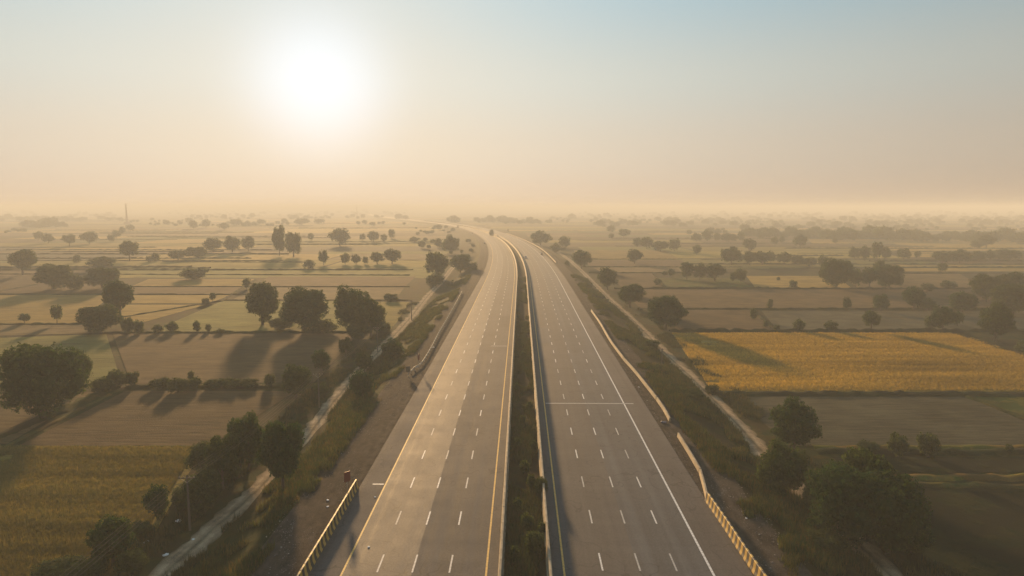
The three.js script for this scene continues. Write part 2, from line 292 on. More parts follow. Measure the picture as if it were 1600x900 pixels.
// repairs in the asphalt
for (const [road, o0, o1, d0, d1, m] of [[leftRoad, -7.4, -4.1, 205, 226, 'patch'], [rightRoad, 4.2, 7.6, 180, 204, 'laneGrey']])
  mesh('asphalt_patch', strip(o0, o1, 0.008, d0, d1), M[m], road);
mesh('edge_line', strip(-18.28, -18.08, 0.012, 20, FAR), M.yellowLine, leftRoad);
mesh('edge_line', strip(-3.98, -3.78, 0.012, 20, FAR), M.yellowLine, leftRoad);
mesh('edge_line', strip(3.78, 3.98, 0.012, 20, FAR), M.yellowLine, rightRoad);
mesh('edge_line', strip(18.5, 18.74, 0.012, 20, FAR), M.white, rightRoad);
mesh('transverse_line', strip(4.1, 20.4, 0.0125, 123.2, 123.7), M.white.clone(), rightRoad).material.color.multiplyScalar(0.5);
mesh('transverse_line', strip(-8.4, -4.1, 0.0125, 176, 176.5), M.white.clone(), leftRoad).material.color.multiplyScalar(0.45);
mesh('transverse_line', strip(-19.9, -18.4, 0.0125, 85.6, 85.9), M.white, leftRoad);
{
  const r = rng(12);
  for (const [road, offs, ph] of [[leftRoad, [-14.75, -11.25, -7.55], 64.0], [rightRoad, [7.75, 11.5, 15.15], 64.6]]) {
    const far = [];
    for (const off of offs) for (let d = ph - 20.6; d < 900; d += 10.3) {
      const g = strip(off - 0.085, off + 0.085, 0.0122, d, d + 3.5);
      if (d < 460) mesh('lane_dash', g, M.paint[Math.floor(r() * 3)], road); else far.push(g);
    }
    mesh('lane_dashes_far', mergeGeometries(far), M.white, road).userData.kind = 'stuff';
  }
}

// dirt tracks at the foot of both banks
const TRACKS = [];
function onTrack(x, z) { for (const t of TRACKS) for (let i = 1; i < t.length; i++) { const a = t[i - 1], b = t[i]; if ((z - a[2]) * (z - b[2]) <= 0) { const k = (z - a[2]) / (b[2] - a[2] || 1); if (Math.abs(x - a[0] - (b[0] - a[0]) * k) < 1.35) return true; } } return false; }
function ribbon(points, o0, o1, y, colorAt, nu = 1) {
  const c = new THREE.CatmullRomCurve3(points.map((p) => new THREE.Vector3(p[0], 0, p[2]))), n = 420, L = c.getLength();
  return grid(nu, n, (i, j) => { const t = j / n, p = c.getPointAt(t), q = c.getTangentAt(t), edge = i === 0 || i === nu ? 0.9 : 0.2, o = o0 + (o1 - o0) * i / nu + edge * (vnoise(j * 0.9, i * 9, 512, 64, 3) - 0.5); return [p.x - q.z * o, y, p.z + q.x * o]; }, (i, j) => [o0 + (o1 - o0) * i / nu, j / n * L], colorAt);
}
{
  const r = rng(31);
  for (const pts of [[[215, 940], [262, 893], [330, 830], [400, 768], [440, 725], [475, 690], [510, 642], [545, 600], [575, 567], [600, 541], [640, 498], [668, 463], [690, 440], [706, 420], [722, 402]], [[1440, 950], [1372, 880], [1300, 812], [1243, 758], [1195, 710], [1150, 661], [1110, 620], [1075, 585], [1040, 553], [1013, 525], [985, 497], [955, 470], [930, 445], [905, 420], [888, 405], [872, 394]]]) {
    const W = pts.map((p) => ground(...p)); TRACKS.push(W); const left = pts[0][0] < 800, t = structGroup('dirt_track');
    mesh('worn_earth', ribbon(W, -1.7, 1.7, FIELD_Y + 0.03, (i, j, p) => tint([[0.17, 0.14, 0.07], [0.46, 0.35, 0.22], [0.55, 0.42, 0.265], [0.50, 0.38, 0.24], [0.26, 0.205, 0.115], [0.50, 0.38, 0.24], [0.55, 0.42, 0.265], [0.46, 0.35, 0.22], [0.17, 0.14, 0.07]][i], 0.75 + 0.5 * vnoise(j * 0.5, i * 3.3, 512, 64, 12) ), 8), M.dirt, t);
    mesh('track_verge', ribbon(W, -3.2, 3.2, FIELD_Y + 0.018, (i, j, p) => tint([0.13, 0.12, 0.05], 0.7 + 0.6 * r())), M.grass, t);
  }
}

// ---------------------------------------------------------------- concrete barriers
function barrierProfile(len, hgt, base = 0.34, top = 0.12) {
  const s = new THREE.Shape();
  s.moveTo(-base, 0); s.lineTo(base, 0); s.lineTo(base, 0.12); s.lineTo(base * 0.62, 0.42); s.lineTo(top + 0.015, hgt - 0.03); s.lineTo(top - 0.02, hgt); s.lineTo(-top + 0.02, hgt); s.lineTo(-top - 0.015, hgt - 0.03); s.lineTo(-base * 0.62, 0.42); s.lineTo(-base, 0.12); s.closePath();
  const g = new THREE.ExtrudeGeometry(s, { depth: len - 0.03, bevelEnabled: false }); g.translate(0, 0, -(len - 0.03) / 2); return g;
}
const MED_H = 1.55;
function roadBarrier(off, dNear, dParts, dFar, label, seg = 4) {
  const t = thing('concrete_barrier', label, 'barrier', [0, 0, 0]), g = barrierProfile(seg, MED_H, 0.3, 0.11), far = [], r = rng(Math.round(off * 10) + 900);
  for (let d = dNear; d < dFar; d += seg) {
    const p = roadAt(d, off, -0.06), q = roadAt(d + 1, off, 0), a = Math.atan2(q[0] - p[0], q[2] - p[2]);
    if (d < dParts) { const m = mesh('barrier_segment', g, M.concrete[Math.floor(r() * 3)], t); m.position.set(p[0], p[1] + (r() - 0.5) * 0.03, p[2]); m.rotation.y = a + (r() - 0.5) * 0.004; }
    else { const c = g.clone(); c.rotateY(a); c.translate(...p); far.push(c); }
  }
  if (far.length) mesh('barrier_run', mergeGeometries(far), M.concrete[0], t).userData.kind = 'stuff';
  return t;
}
roadBarrier(-2.42, 30, 300, 1900, 'long concrete barrier on the left side of the central reservation');
roadBarrier(2.42, 30, 300, 1900, 'long concrete barrier on the right side of the central reservation, shading the inner yellow line');
function pathBarrier(points, label, y = -0.08, seg = 3, hgt = 0.68, painted = false, name = 'concrete_barrier') {   // along world points [x, z]
  const c = new THREE.CatmullRomCurve3(points.map(([x, z]) => new THREE.Vector3(x, 0, z)), false, 'centripetal'), L = c.getLength(), n = Math.max(1, Math.round(L / seg)), r = rng(Math.round(points[0][1] * -7)), t = thing(name, label, 'barrier', [0, 0, 0]);
  const g = barrierProfile(L / n, hgt, painted ? 0.32 : 0.2, painted ? 0.1 : 0.12);
  for (let k = 0; k < n; k++) {
    const p = c.getPointAt((k + 0.5) / n), q = c.getTangentAt((k + 0.5) / n);
    const m = mesh(painted ? 'painted_block' : 'barrier_segment', g, painted ? (k % 2 ? M.yellowPaint : M.blackPaint) : M.concrete[Math.floor(r() * 3)], t);
    m.position.set(p.x, y + (r() - 0.5) * 0.02, p.z); m.rotation.y = Math.atan2(q.x, q.z);
  }
  return t;
}
const gp = (px, py) => { const p = ground(px, py, 0.9); return [p[0], p[2]]; };      // the top edge of a 0.9 m barrier
const along = (off, d0, d1) => { const o = []; for (let d = d0; d <= d1; d += 8) { const p = roadAt(d, off); o.push([p[0], p[2]]); } const p = roadAt(d1, off); o.push([p[0], p[2]]); return o; };
pathBarrier(along(-21.75, 46, 84.6), 'yellow and black striped barrier on the left verge, near a red sign', -0.05, 0.62, 1.2, true, 'striped_barrier');
pathBarrier([gp(1105, 771), gp(1134, 812), gp(1163, 855), gp(1196, 902), gp(1240, 965)], 'yellow and black striped barrier on the right verge in the foreground', -0.05, 0.62, 1.2, true, 'striped_barrier');
pathBarrier([gp(1060, 673), gp(1076, 698), gp(1094, 728)], 'plain barrier on the right verge, leaning away from the kerb past the gap');
pathBarrier([gp(1094.5, 729), gp(1101, 752), gp(1105, 769)], 'short plain barrier joining the striped barrier on the right verge');
pathBarrier([gp(924, 482), gp(937, 500), gp(955, 530), gp(974, 555)], 'sunlit barrier on the right verge, the straight far length before the bend');
pathBarrier([gp(974.5, 556), gp(992, 575), gp(1010, 597), gp(1026, 617)], 'sunlit barrier on the right verge beside the dark shrubs, bent out past the verge');
pathBarrier([gp(1027, 618), gp(1038, 634), gp(1047, 650)], 'short pinkish barrier on the right verge ending at the gap');
pathBarrier([gp(869, 408.5), gp(853, 393), gp(840, 384), gp(825, 376.6), gp(808, 369.5), gp(791, 363.5)], 'thin bright barrier along the right verge of the far bend', -0.1, 6);
{
  const c = new THREE.CatmullRomCurve3([[642, 577], [649, 571], [657, 566], [664, 557], [672, 544], [686, 518], [700, 494], [712, 473], [722, 454]].map(([x, y]) => { const p = gp(x, y); return new THREE.Vector3(p[0], 0, p[1]); }), false, 'centripetal');
  const n = Math.round(c.getLength() / 3), t = thing('guardrail', 'slim pale steel guardrail on the left verge with a flared end beside two sign posts', 'guardrail', [0, 0, 0]), L = c.getLength() / n;
  const w = new THREE.Shape(); [[0, 0.42], [0.05, 0.47], [0.05, 0.53], [0, 0.6], [0.05, 0.67], [0.05, 0.73], [0, 0.8], [-0.03, 0.8], [0.02, 0.73], [0.02, 0.67], [-0.03, 0.6], [0.02, 0.53], [0.02, 0.47], [-0.03, 0.42]].forEach(([x, y], k) => k ? w.lineTo(x + 0.09, y) : w.moveTo(x + 0.09, y)); w.closePath();
  const beam = new THREE.ExtrudeGeometry(w, { depth: L + 0.02, bevelEnabled: false }); beam.translate(0, 0, -L / 2);
  const post = new THREE.BoxGeometry(0.14, 0.95, 0.14); post.translate(0, 0.34, 0);
  const steel = std([0.62, 0.58, 0.5], 0.5, { metalness: 0.3, map: concreteMap });
  for (let k = 0; k < n; k++) {
    const p = c.getPointAt((k + 0.5) / n), q = c.getTangentAt((k + 0.5) / n), a = c.getPointAt(k / n), turn = Math.atan2(q.x, q.z);
    const b = mesh('rail_beam', beam, steel, t); b.position.set(p.x, -0.1, p.z); b.rotation.y = turn;
    const o = mesh('post', post, steel, t); o.position.set(a.x, -0.1, a.z); o.rotation.y = turn;
  }
}

// ---------------------------------------------------------------- trees
function tubeGeometry(a, b, ra, rb, seg = 6) {
  const A = new THREE.Vector3(...a), B = new THREE.Vector3(...b), g = new THREE.CylinderGeometry(rb, ra, A.distanceTo(B), seg, 1, true);
  g.applyQuaternion(new THREE.Quaternion().setFromUnitVectors(new THREE.Vector3(0, 1, 0), B.clone().sub(A).normalize())); g.translate((A.x + B.x) / 2, (A.y + B.y) / 2, (A.z + B.z) / 2); return g;
}
const SHAPES = {   // crown base, how lobes sit: [count, spread, lobe size range], trunk radius
  round: { y0: 0.1, n: 12, flat: 1, lobe: [0.28, 0.52], body: 0.7, trunk: 0.030 }, oval: { y0: 0.08, n: 11, flat: 1, lobe: [0.3, 0.5], body: 0.76, trunk: 0.034 },
  lolly: { y0: 0.22, n: 9, flat: 1, lobe: [0.3, 0.54], body: 0.7, trunk: 0.030 }, bush: { y0: -0.06, n: 10, flat: 1, lobe: [0.3, 0.54], body: 0.66, trunk: 0.025 },
  loose: { y0: 0.1, n: 9, flat: 1, lobe: [0.26, 0.46], body: 0.40, trunk: 0.028 }, broad: { y0: 0.05, n: 20, flat: 1, lobe: [0.2, 0.42], body: 0.70, trunk: 0.026 },
};
function crownGeometry(shape, nLeaf, size, seed) {   // in a box one wide, one high
  const S = SHAPES[shape], r = rng(seed), lobes = [], hy = (1 - S.y0) / 2, cy = S.y0 + hy;
  lobes.push([0, cy, 0, S.body * 0.5, S.body * hy]);
  for (let k = 0; k < S.n; k++) {
    const ph = k * 2.39996 + r() * 0.9, up = -0.92 + 1.85 * (k + 0.5) / S.n + (r() - 0.5) * 0.3, fl = Math.sqrt(Math.max(0.05, 1 - up * up * 0.9)), s = S.lobe[0] + (S.lobe[1] - S.lobe[0]) * r(), out = (1 - s) * (0.74 + 0.42 * r());
    lobes.push([Math.cos(ph) * fl * 0.5 * out, cy + Math.max(-0.95, Math.min(0.98, up)) * hy * out, Math.sin(ph) * fl * 0.5 * out, s * 0.5 * (0.9 + 0.3 * r()), s * hy * (0.85 + 0.25 * r())]);
  }
  const P = [], I = [], CL = [], total = lobes.reduce((t, l, i) => t + l[3] * l[3] * (i ? 1 : 0.35), 0);
  const quad = (c, n, s, tone) => {
    const t = new THREE.Vector3(r() - 0.5, r() - 0.5, r() - 0.5).cross(n).normalize(), b = new THREE.Vector3().crossVectors(n, t), k = P.length / 3, w = s * (0.6 + 0.6 * r()), h = s * (0.8 + 0.9 * r());
    for (const [u, v, e] of [[-0.5, 0, 0], [0, -0.5, 0.15], [0.5, 0.05, 0], [0.1, 0.6, -0.15]]) P.push(c.x + (t.x * u * w + b.x * v * h + n.x * e * s), c.y + (t.y * u * w + b.y * v * h + n.y * e * s), c.z + (t.z * u * w + b.z * v * h + n.z * e * s));
    I.push(k, k + 1, k + 2, k, k + 2, k + 3);
    const v = tone * (0.75 + 0.5 * r()), y = r() < 0.12 ? 0.35 : 0; for (let e = 0; e < 4; e++) CL.push(v * (1 + y), v * (1 + y * 0.6), v);
  };
  lobes.forEach((l, li) => {
    const n = Math.round(nLeaf * l[3] * l[3] * (li ? 1 : 0.35) / total), per = nLeaf > 3000 ? 9 : 5;
    for (let k = 0; k < n; k += per) {                       // sprigs, each a loose bunch of leaves
      const z = 2 * r() - 1, a = r() * 6.2832, f = Math.sqrt(1 - z * z), d = new THREE.Vector3(f * Math.cos(a), z, f * Math.sin(a));
      const q = 0.66 + 0.38 * Math.sqrt(r()) + (r() < 0.12 ? 0.16 * r() : 0), c = new THREE.Vector3(l[0] + d.x * l[3] * q, l[1] + d.y * l[4] * q, l[2] + d.z * l[3] * q), tone = 0.7 + 0.6 * r();
      if (c.y < Math.max(0, S.y0 - 0.06)) continue;
      for (let e = 0; e < per; e++) {
        const o = new THREE.Vector3(r() + r() - 1, (r() + r() - 1) * 0.8, r() + r() - 1).multiplyScalar(size * 1.5), nrm = new THREE.Vector3(d.x + (r() - 0.5) * 1.5, d.y + (r() - 0.35) * 1.5, d.z + (r() - 0.5) * 1.5).normalize();
        quad(o.add(c), nrm, size * 0.9, tone);
      }
    }
    const core = new THREE.IcosahedronGeometry(1, nLeaf > 3000 ? 2 : 1), cpos = core.attributes.position, base = P.length / 3;   // shaded inner twigs and leaves
    for (let k = 0; k < cpos.count; k++) { const x = cpos.getX(k), y = cpos.getY(k), z = cpos.getZ(k), j = 0.44 + 0.24 * vnoise(x * 4 + 30, y * 4 + z * 3 + 30, 512, 512, seed + li); P.push(l[0] + x * l[3] * j, Math.max(0.0, l[1] + y * l[4] * j), l[2] + z * l[3] * j); CL.push(1, 1, 1); I.push(base + k); }
  });
  const g = new THREE.BufferGeometry(); g.setAttribute('position', new THREE.Float32BufferAttribute(P, 3)); g.setAttribute('color', new THREE.Float32BufferAttribute(CL, 3)); g.setIndex(I);
  const flat = g.toNonIndexed(); flat.computeVertexNormals(); return flat;
}
function trunkGeometry(shape, seed) {
  const S = SHAPES[shape], r = rng(seed + 5), R = S.trunk, top = Math.max(0.3, S.y0 + 0.22), gs = [tubeGeometry([0, -0.03, 0], [0.012, top * 0.6, 0.01], R * 1.25, R, 7), tubeGeometry([0.012, top * 0.58, 0.01], [0.0, top + 0.2, -0.02], R, R * 0.55, 7)];
  for (let k = 0; k < 4; k++) { const a = k * 1.57 + r() * 0.8, e = 0.16 + 0.12 * r(); gs.push(tubeGeometry([0.005, top * (0.55 + 0.12 * k / 2), 0], [Math.cos(a) * e, top + 0.14 + 0.14 * r(), Math.sin(a) * e], R * 0.55, R * 0.22, 5)); }
  if (shape === 'bush') for (let k = 0; k < 5; k++) { const a = k * 1.26; gs.push(tubeGeometry([Math.cos(a) * 0.05, -0.03, Math.sin(a) * 0.05], [Math.cos(a) * 0.2, 0.3, Math.sin(a) * 0.2], R * 0.6, R * 0.3, 5)); }
  return mergeGeometries(gs);
}
const LEVEL = [[11000, 0.036], [3600, 0.058], [1100, 0.095]], cache = {};
function proto(shape, level, variant) {
  const key = shape + level + variant;
  return cache[key] ??= { crown: crownGeometry(shape, LEVEL[level][0] * (shape === 'broad' ? 1.7 : 1), LEVEL[level][1] * (shape === 'broad' ? 0.75 : 1), 1000 + variant * 97 + level * 13 + shape.length * 7 + shape.charCodeAt(1)), trunk: trunkGeometry(shape, variant * 11 + 3) };
}
let plantCount = 0;
function plant(px, base, w, top, shape, label, group, baseY = FIELD_Y) {
  const g = ground(px, base, baseY), dist = Math.hypot(g[2]), depth = -g[2] * cp + (H - g[1]) * sp, width = w * depth / F;
  const dep = PITCH + Math.atan((top - 450) / F), height = Math.max(width * 0.45, H - (dist + (shape === 'bush' ? 0 : 0)) * Math.tan(dep) - baseY);
  const k = plantCount++, level = w >= 44 ? 0 : w >= 20 ? 1 : 2, P = proto(shape, level, k % (level ? 3 : 4));
  const small = shape === 'bush', t = thing(small ? 'shrub' : 'tree', label, small ? 'shrub' : 'tree', [g[0], baseY, g[2] - (small ? 0 : width * 0.12)], (k * 2.39) % 6.28, group);
  t.scale.set(width, height, width);
  mesh(small ? 'stems' : 'trunk', P.trunk, M.bark, t); mesh(small ? 'foliage' : 'crown', P.crown, small ? M.leafShrub : M.leaf[k % 3], t);
  return t;
}
const GROUP_T = 'trees scattered over the farmland', GROUP_S = 'shrubs along field edges and tracks';
for (const [px, base, w, top, shape, label] of [
  // left, near
  [58, 660, 122, 529, 'broad', 'huge dark spreading tree at the left edge of the photo'],
  [121, 612, 46, 543, 'oval', 'upright tree tucked against the right side of the huge left tree'],
  [441, 782, 70, 655, 'lolly', 'dark round tree with bare trunk right beside the left dirt track'],
  [386, 738, 62, 642, 'round', 'bright-topped tree just behind the round tree by the left track'],
  [346, 766, 56, 672, 'loose', 'leafy tree in the dark thicket left of the dirt track, under the wires'],
  [244, 812, 36, 756, 'oval', 'small upright tree in the stubble edge, left of the grey power pole'],
  [172, 890, 66, 812, 'round', 'dark bushy tree at the lower left edge of the stubble field'],
  [461, 622, 50, 570, 'round', 'round tree at the end of the hedge, left of the power line'],
  [501, 584, 29, 545, 'oval', 'small round tree standing alone at the corner of the large brown field'],
  [540, 556, 24, 528, 'round', 'hazy small tree above the wires, at the right end of the brown field'],
  [569, 582, 32, 551, 'round', 'middle tree of three along the left dirt track'],
  [565, 628, 36, 576, 'oval', 'dark oval tree on the near side of the left dirt track'],
  [613, 566, 36, 531, 'round', 'round tree right of the left dirt track, below the double grove'],
  // left, middle distance
  [408, 508, 56, 439, 'oval', 'tall dark tree at the left end of the middle row'],
  [472, 520, 80, 445, 'broad', 'wide dark tree next to the tall one in the middle row'],
  [548, 522, 60, 445, 'round', 'tall tree on the left of the dense pair near the dirt track'],
  [578, 526, 56, 462, 'round', 'lower rounder tree on the right of the dense pair near the dirt track'],
  [185, 499, 50, 437, 'lolly', 'big round tree leaning over the bushy one in the orange fields'],
  [153, 522, 70, 474, 'broad', 'broad bushy tree at the foot of the big round one in the orange fields'],
  [88, 506, 16, 477, 'lolly', 'slim single tree with clear trunk in the golden field at far left'],
  [37, 505, 16, 489, 'loose', 'thin sparse little tree at the left edge of the golden field'],
  [32, 430, 44, 389, 'lolly', 'leaning round tree, leftmost on the hazy fields'],
  [79, 452, 58, 410, 'broad', 'dark domed tree on the left of the twin grove'],
  [156, 451, 54, 415, 'broad', 'domed tree on the right of the twin grove'],
  [157, 421, 40, 401, 'round', 'fainter tree behind the twin grove'],
  [201, 408, 31, 375, 'lolly', 'umbrella-shaped tree with visible trunk above the twin grove'],
  [138, 381, 25, 360, 'round', 'hazy round tree above and left of the umbrella-shaped tree'],
  [107, 385, 21, 366, 'lolly', 'hazy tree with short trunk, left of the larger hazy round tree'],
  [59, 375, 13, 361, 'oval', 'small hazy tree, left one of a faint pair at far left'],
  [74, 380, 17, 365, 'round', 'small hazy tree, right one of a faint pair at far left'],
  [173, 378, 10, 366, 'oval', 'tiny hazy tree just above the umbrella-shaped tree'],
  [181, 372, 15, 360, 'round', 'hazy tree low beneath the chimney, left of its foot'],
  [191, 366, 9, 354, 'oval', 'narrow hazy tree directly under the chimney'],
  [203, 361, 13, 350, 'round', 'faint round tree at the foot of the chimney'],
  [302, 358, 13, 344, 'oval', 'distinct dark tree alone in the haze right of the chimney'],
  [321, 356, 13, 342, 'round', 'faint tree just right of the distinct one in the haze'],
  [350, 359, 16, 347, 'round', 'low faint tree, third from the left in the hazy row'],
  [369, 353, 18, 342, 'round', 'faint wide tree at the right end of the hazy row'],
  [332, 394, 28, 370, 'oval', 'left tree of the three rounded trees in a row'],
  [362, 394, 28, 369, 'round', 'middle tree of the three rounded trees in a row'],
  [387, 392, 21, 369, 'round', 'right tree of the three rounded trees in a row'],
  [277, 406, 27, 390, 'round', 'low tree at the left of the long dark clump'],
  [305, 403, 36, 384, 'broad', 'wide tree at the right of the long dark clump'],
  [385, 451, 13, 434, 'oval', 'small tree standing above the tall dark tree of the middle row'],
  [332, 471, 10, 456, 'loose', 'thin small tree on the diagonal bund'],
  [436, 399, 22, 351, 'loose', 'tallest hazy tree left of the road, slender twin on the left'],
  [458, 401, 27, 360, 'oval', 'stout hazy tree joined to the slender tall one'],
  [530, 384, 32, 354, 'round', 'large hazy domed tree between the tall pair and the road'],
  [505, 414, 14, 390, 'loose', 'narrow pointed tree at the left of the long hedge row'],
  [539, 413, 14, 395, 'oval', 'first little tree right of the pointed tree in the hedge row'],
  [556, 413, 14, 397, 'oval', 'second little tree right of the pointed tree in the hedge row'],
  [571, 413, 9, 400, 'oval', 'third and smallest tree right of the pointed tree in the hedge row'],
  [589, 412, 23, 394, 'round', 'tree beside the dome at the right of the hedge row'],
  [612, 412, 26, 387, 'round', 'dome-shaped tree at the right end of the hedge row'],
  [612, 373, 11, 357, 'oval', 'upright faint tree on the haze below the far bend'],
  [583, 378, 20, 361, 'round', 'faint blocky tree right of the large hazy dome'],
  [566, 376, 10, 365, 'round', 'tiny faint tree beside the large hazy dome'],
  [600, 378, 10, 365, 'oval', 'tiny faint tree left of the upright faint one'],
  [486, 376, 9, 364, 'round', 'tiny faint tree left of the large hazy dome'],
  [471, 352, 24, 340, 'round', 'very faint wide tree above the tall hazy pair'],
  [498, 350, 16, 341, 'round', 'very faint tree right of the wide one above the tall hazy pair'],
  [659, 388, 13, 376, 'round', 'small distinct round tree left of the far bend'],
  [684, 387, 13, 372, 'oval', 'small tree between the distinct round one and the bend'],
  [704, 396, 28, 369, 'round', 'large hazy tree against the embankment at the bend'],
  [682, 434, 38, 391, 'oval', 'big dark tree where the left dirt track fades, left side'],
  [719, 426, 30, 395, 'round', 'dark tree on the embankment foot, right of the fading dirt track'],
  // right, near
  [1243, 714, 74, 627, 'oval', 'dark egg-shaped tree standing alone on the near side of the bare field'],
  [1222, 782, 86, 696, 'round', 'dark low tree just below the egg-shaped one by the right track'],
  [1330, 862, 128, 724, 'broad', 'left half of the giant dark grove at the lower right'],
  [1395, 874, 118, 738, 'broad', 'right half of the giant dark grove at the lower right'],
  [1360, 830, 90, 704, 'round', 'rear crown rising highest in the giant dark grove'],
  // right, middle distance
  [1042, 515, 62, 459, 'broad', 'big dark round tree by the corner of the wheat field'],
  [985, 481, 44, 442, 'round', 'second round tree up the right dirt track'],
  [950, 453, 32, 418, 'round', 'third round tree up the right dirt track'],
  [909, 420, 28, 389, 'round', 'fourth and smallest round tree up the right dirt track'],
  [845, 384, 33, 361, 'round', 'hazy round tree behind the bright barrier at the bend'],
  [883, 388, 19, 369, 'round', 'smaller hazy round tree right of the one at the bend'],
  [992, 412, 24, 387, 'round', 'single dark tree on the yellow-green strip'],
  [996, 386, 14, 371, 'oval', 'leftmost tree of the hazy clump above the yellow-green strip'],
  [1011, 389, 19, 370, 'round', 'second tree of the hazy clump above the yellow-green strip'],
  [1033, 393, 28, 375, 'round', 'widest tree of the hazy clump above the yellow-green strip'],
  [1054, 392, 18, 372, 'oval', 'rightmost tree of the hazy clump above the yellow-green strip'],
  [955, 364, 15, 352, 'round', 'faint flat-topped tree, upper left of a loose trio'],
  [975, 372, 18, 356, 'loose', 'faint ragged tree, right one of a loose trio'],
  [955, 373, 9, 364, 'round', 'faint tiny tree, lowest of a loose trio'],
  [1077, 367, 9, 359, 'round', 'tiny hazy tree left of the far row of rounded trees'],
  [1089, 378, 17, 364, 'round', 'first rounded tree of the far right row'],
  [1105, 377, 17, 358, 'oval', 'tallest rounded tree of the far right row'],
  [1120, 377, 10, 364, 'round', 'smallest rounded tree of the far right row'],
  [1140, 378, 29, 364, 'broad', 'wide low tree of the far right row'],
  [1158, 377, 11, 361, 'oval', 'upright tree ending the far right row'],
  [1089, 398, 13, 382, 'oval', 'egg-shaped little tree alone in the hazy right fields'],
  [1171, 393, 20, 371, 'round', 'dark round crown rising behind the low thick clump'],
  [1144, 414, 34, 386, 'round', 'left mass of the low thick clump'],
  [1172, 414, 22, 392, 'round', 'middle mass of the low thick clump'],
  [1192, 414, 28, 391, 'round', 'right mass of the low thick clump'],
  [1074, 437, 21, 407, 'oval', 'first tall tree in the grove on the green strip'],
  [1094, 438, 23, 410, 'loose', 'second tree in the grove on the green strip'],
  [1118, 439, 31, 409, 'round', 'widest tree in the grove on the green strip'],
  [1146, 440, 10, 425, 'oval', 'small tree right of the grove on the green strip'],
  [1158, 441, 17, 419, 'oval', 'upright tree ending the green strip on the right'],
  [1039, 433, 9, 423, 'lolly', 'tiny tree, left one at the start of the green strip'],
  [1049, 434, 11, 420, 'lolly', 'tiny tree, right one at the start of the green strip'],
  [1211, 382, 13, 370, 'round', 'hazy small tree, left of two before the long tree belt'],
  [1222, 380, 9, 369, 'oval', 'hazy smaller tree, right of two before the long tree belt'],
  [1251, 387, 21, 367, 'round', 'dark round tree before the long tree belt'],
  [1305, 382, 8, 372, 'lolly', 'tiny lone tree on the bright strip before the long tree belt'],
  [1336, 406, 17, 386, 'round', 'first tree of the pale row of four, behind the dark grove'],
  [1352, 407, 17, 383, 'oval', 'second tree of the pale row of four, behind the dark grove'],
  [1371, 407, 16, 377, 'loose', 'pointed third tree of the pale row of four, behind the dark grove'],
  [1385, 407, 13, 385, 'oval', 'fourth tree of the pale row of four, behind the dark grove'],
  [1413, 406, 22, 388, 'round', 'round tree right of the pale row of four'],
  [1434, 404, 10, 392, 'loose', 'small faint tree right of the pale row of four'],
  [1474, 412, 30, 391, 'round', 'left half of the flat dark clump on the right'],
  [1502, 412, 32, 390, 'round', 'right half of the flat dark clump on the right'],
  [1530, 409, 21, 392, 'round', 'low tree right of the flat dark clump'],
  [1547, 407, 15, 390, 'oval', 'narrow tree two right of the flat dark clump'],
  [1576, 407, 42, 390, 'broad', 'wide low tree line end near the right picture edge'],
  [1528, 389, 17, 375, 'round', 'left tree of the faint pair near the right edge'],
  [1543, 388, 24, 366, 'loose', 'taller right tree of the faint pair near the right edge'],
  [1310, 451, 54, 401, 'broad', 'largest dark domed tree of the central right grove'],
  [1338, 449, 19, 420, 'round', 'low tree on the right flank of the large dome'],
  [1360, 452, 24, 417, 'lolly', 'middle tree of the central right grove'],
  [1392, 452, 44, 411, 'broad', 'second big dome, right end of the central right grove'],
  [1373, 441, 20, 406, 'round', 'crown rising behind the second big dome'],
  [1205, 411, 13, 392, 'round', 'first tree of the grey line running to the large dome'],
  [1226, 413, 23, 394, 'round', 'second tree of the grey line running to the large dome'],
  [1247, 414, 21, 399, 'round', 'third tree of the grey line running to the large dome'],
  [1266, 417, 23, 401, 'round', 'fourth tree of the grey line running to the large dome'],
  [1285, 419, 13, 397, 'oval', 'fifth tree of the grey line, touching the large dome'],
  [1473, 428, 14, 411, 'lolly', 'single tree in the tan field below the flat clump'],
  [1324, 485, 12, 464, 'oval', 'small upright tree on the bund above the row of shrubs'],
  [1377, 487, 26, 460, 'round', 'round tree on the bund right of the small upright one'],
  [1363, 518, 27, 484, 'lolly', 'round tree on a clear thin trunk at the far edge of the wheat'],
  [1429, 485, 31, 446, 'oval', 'tall dark tree on the bund left of the right edge grove'],
  [1451, 486, 24, 467, 'round', 'lower tree beside the tall one left of the right edge grove'],
  [1545, 472, 48, 427, 'round', 'upper left crown of the right edge grove'],
  [1580, 468, 48, 426, 'round', 'upper right crown of the right edge grove'],
  [1507, 488, 42, 454, 'broad', 'low spreading tree left of the right edge grove'],
  [1588, 492, 64, 441, 'broad', 'thick crown cut by the right edge of the photo'],
  [1475, 518, 36, 475, 'round', 'dark tree at the far right edge of the wheat, left one'],
  [1497, 510, 15, 484, 'round', 'small crown behind the dark trees beyond the wheat'],
  [1558, 535, 48, 474, 'oval', 'dark tall tree on the green bank at the right corner of the wheat'],
]) plant(px, base, w, top, shape, label, GROUP_T);
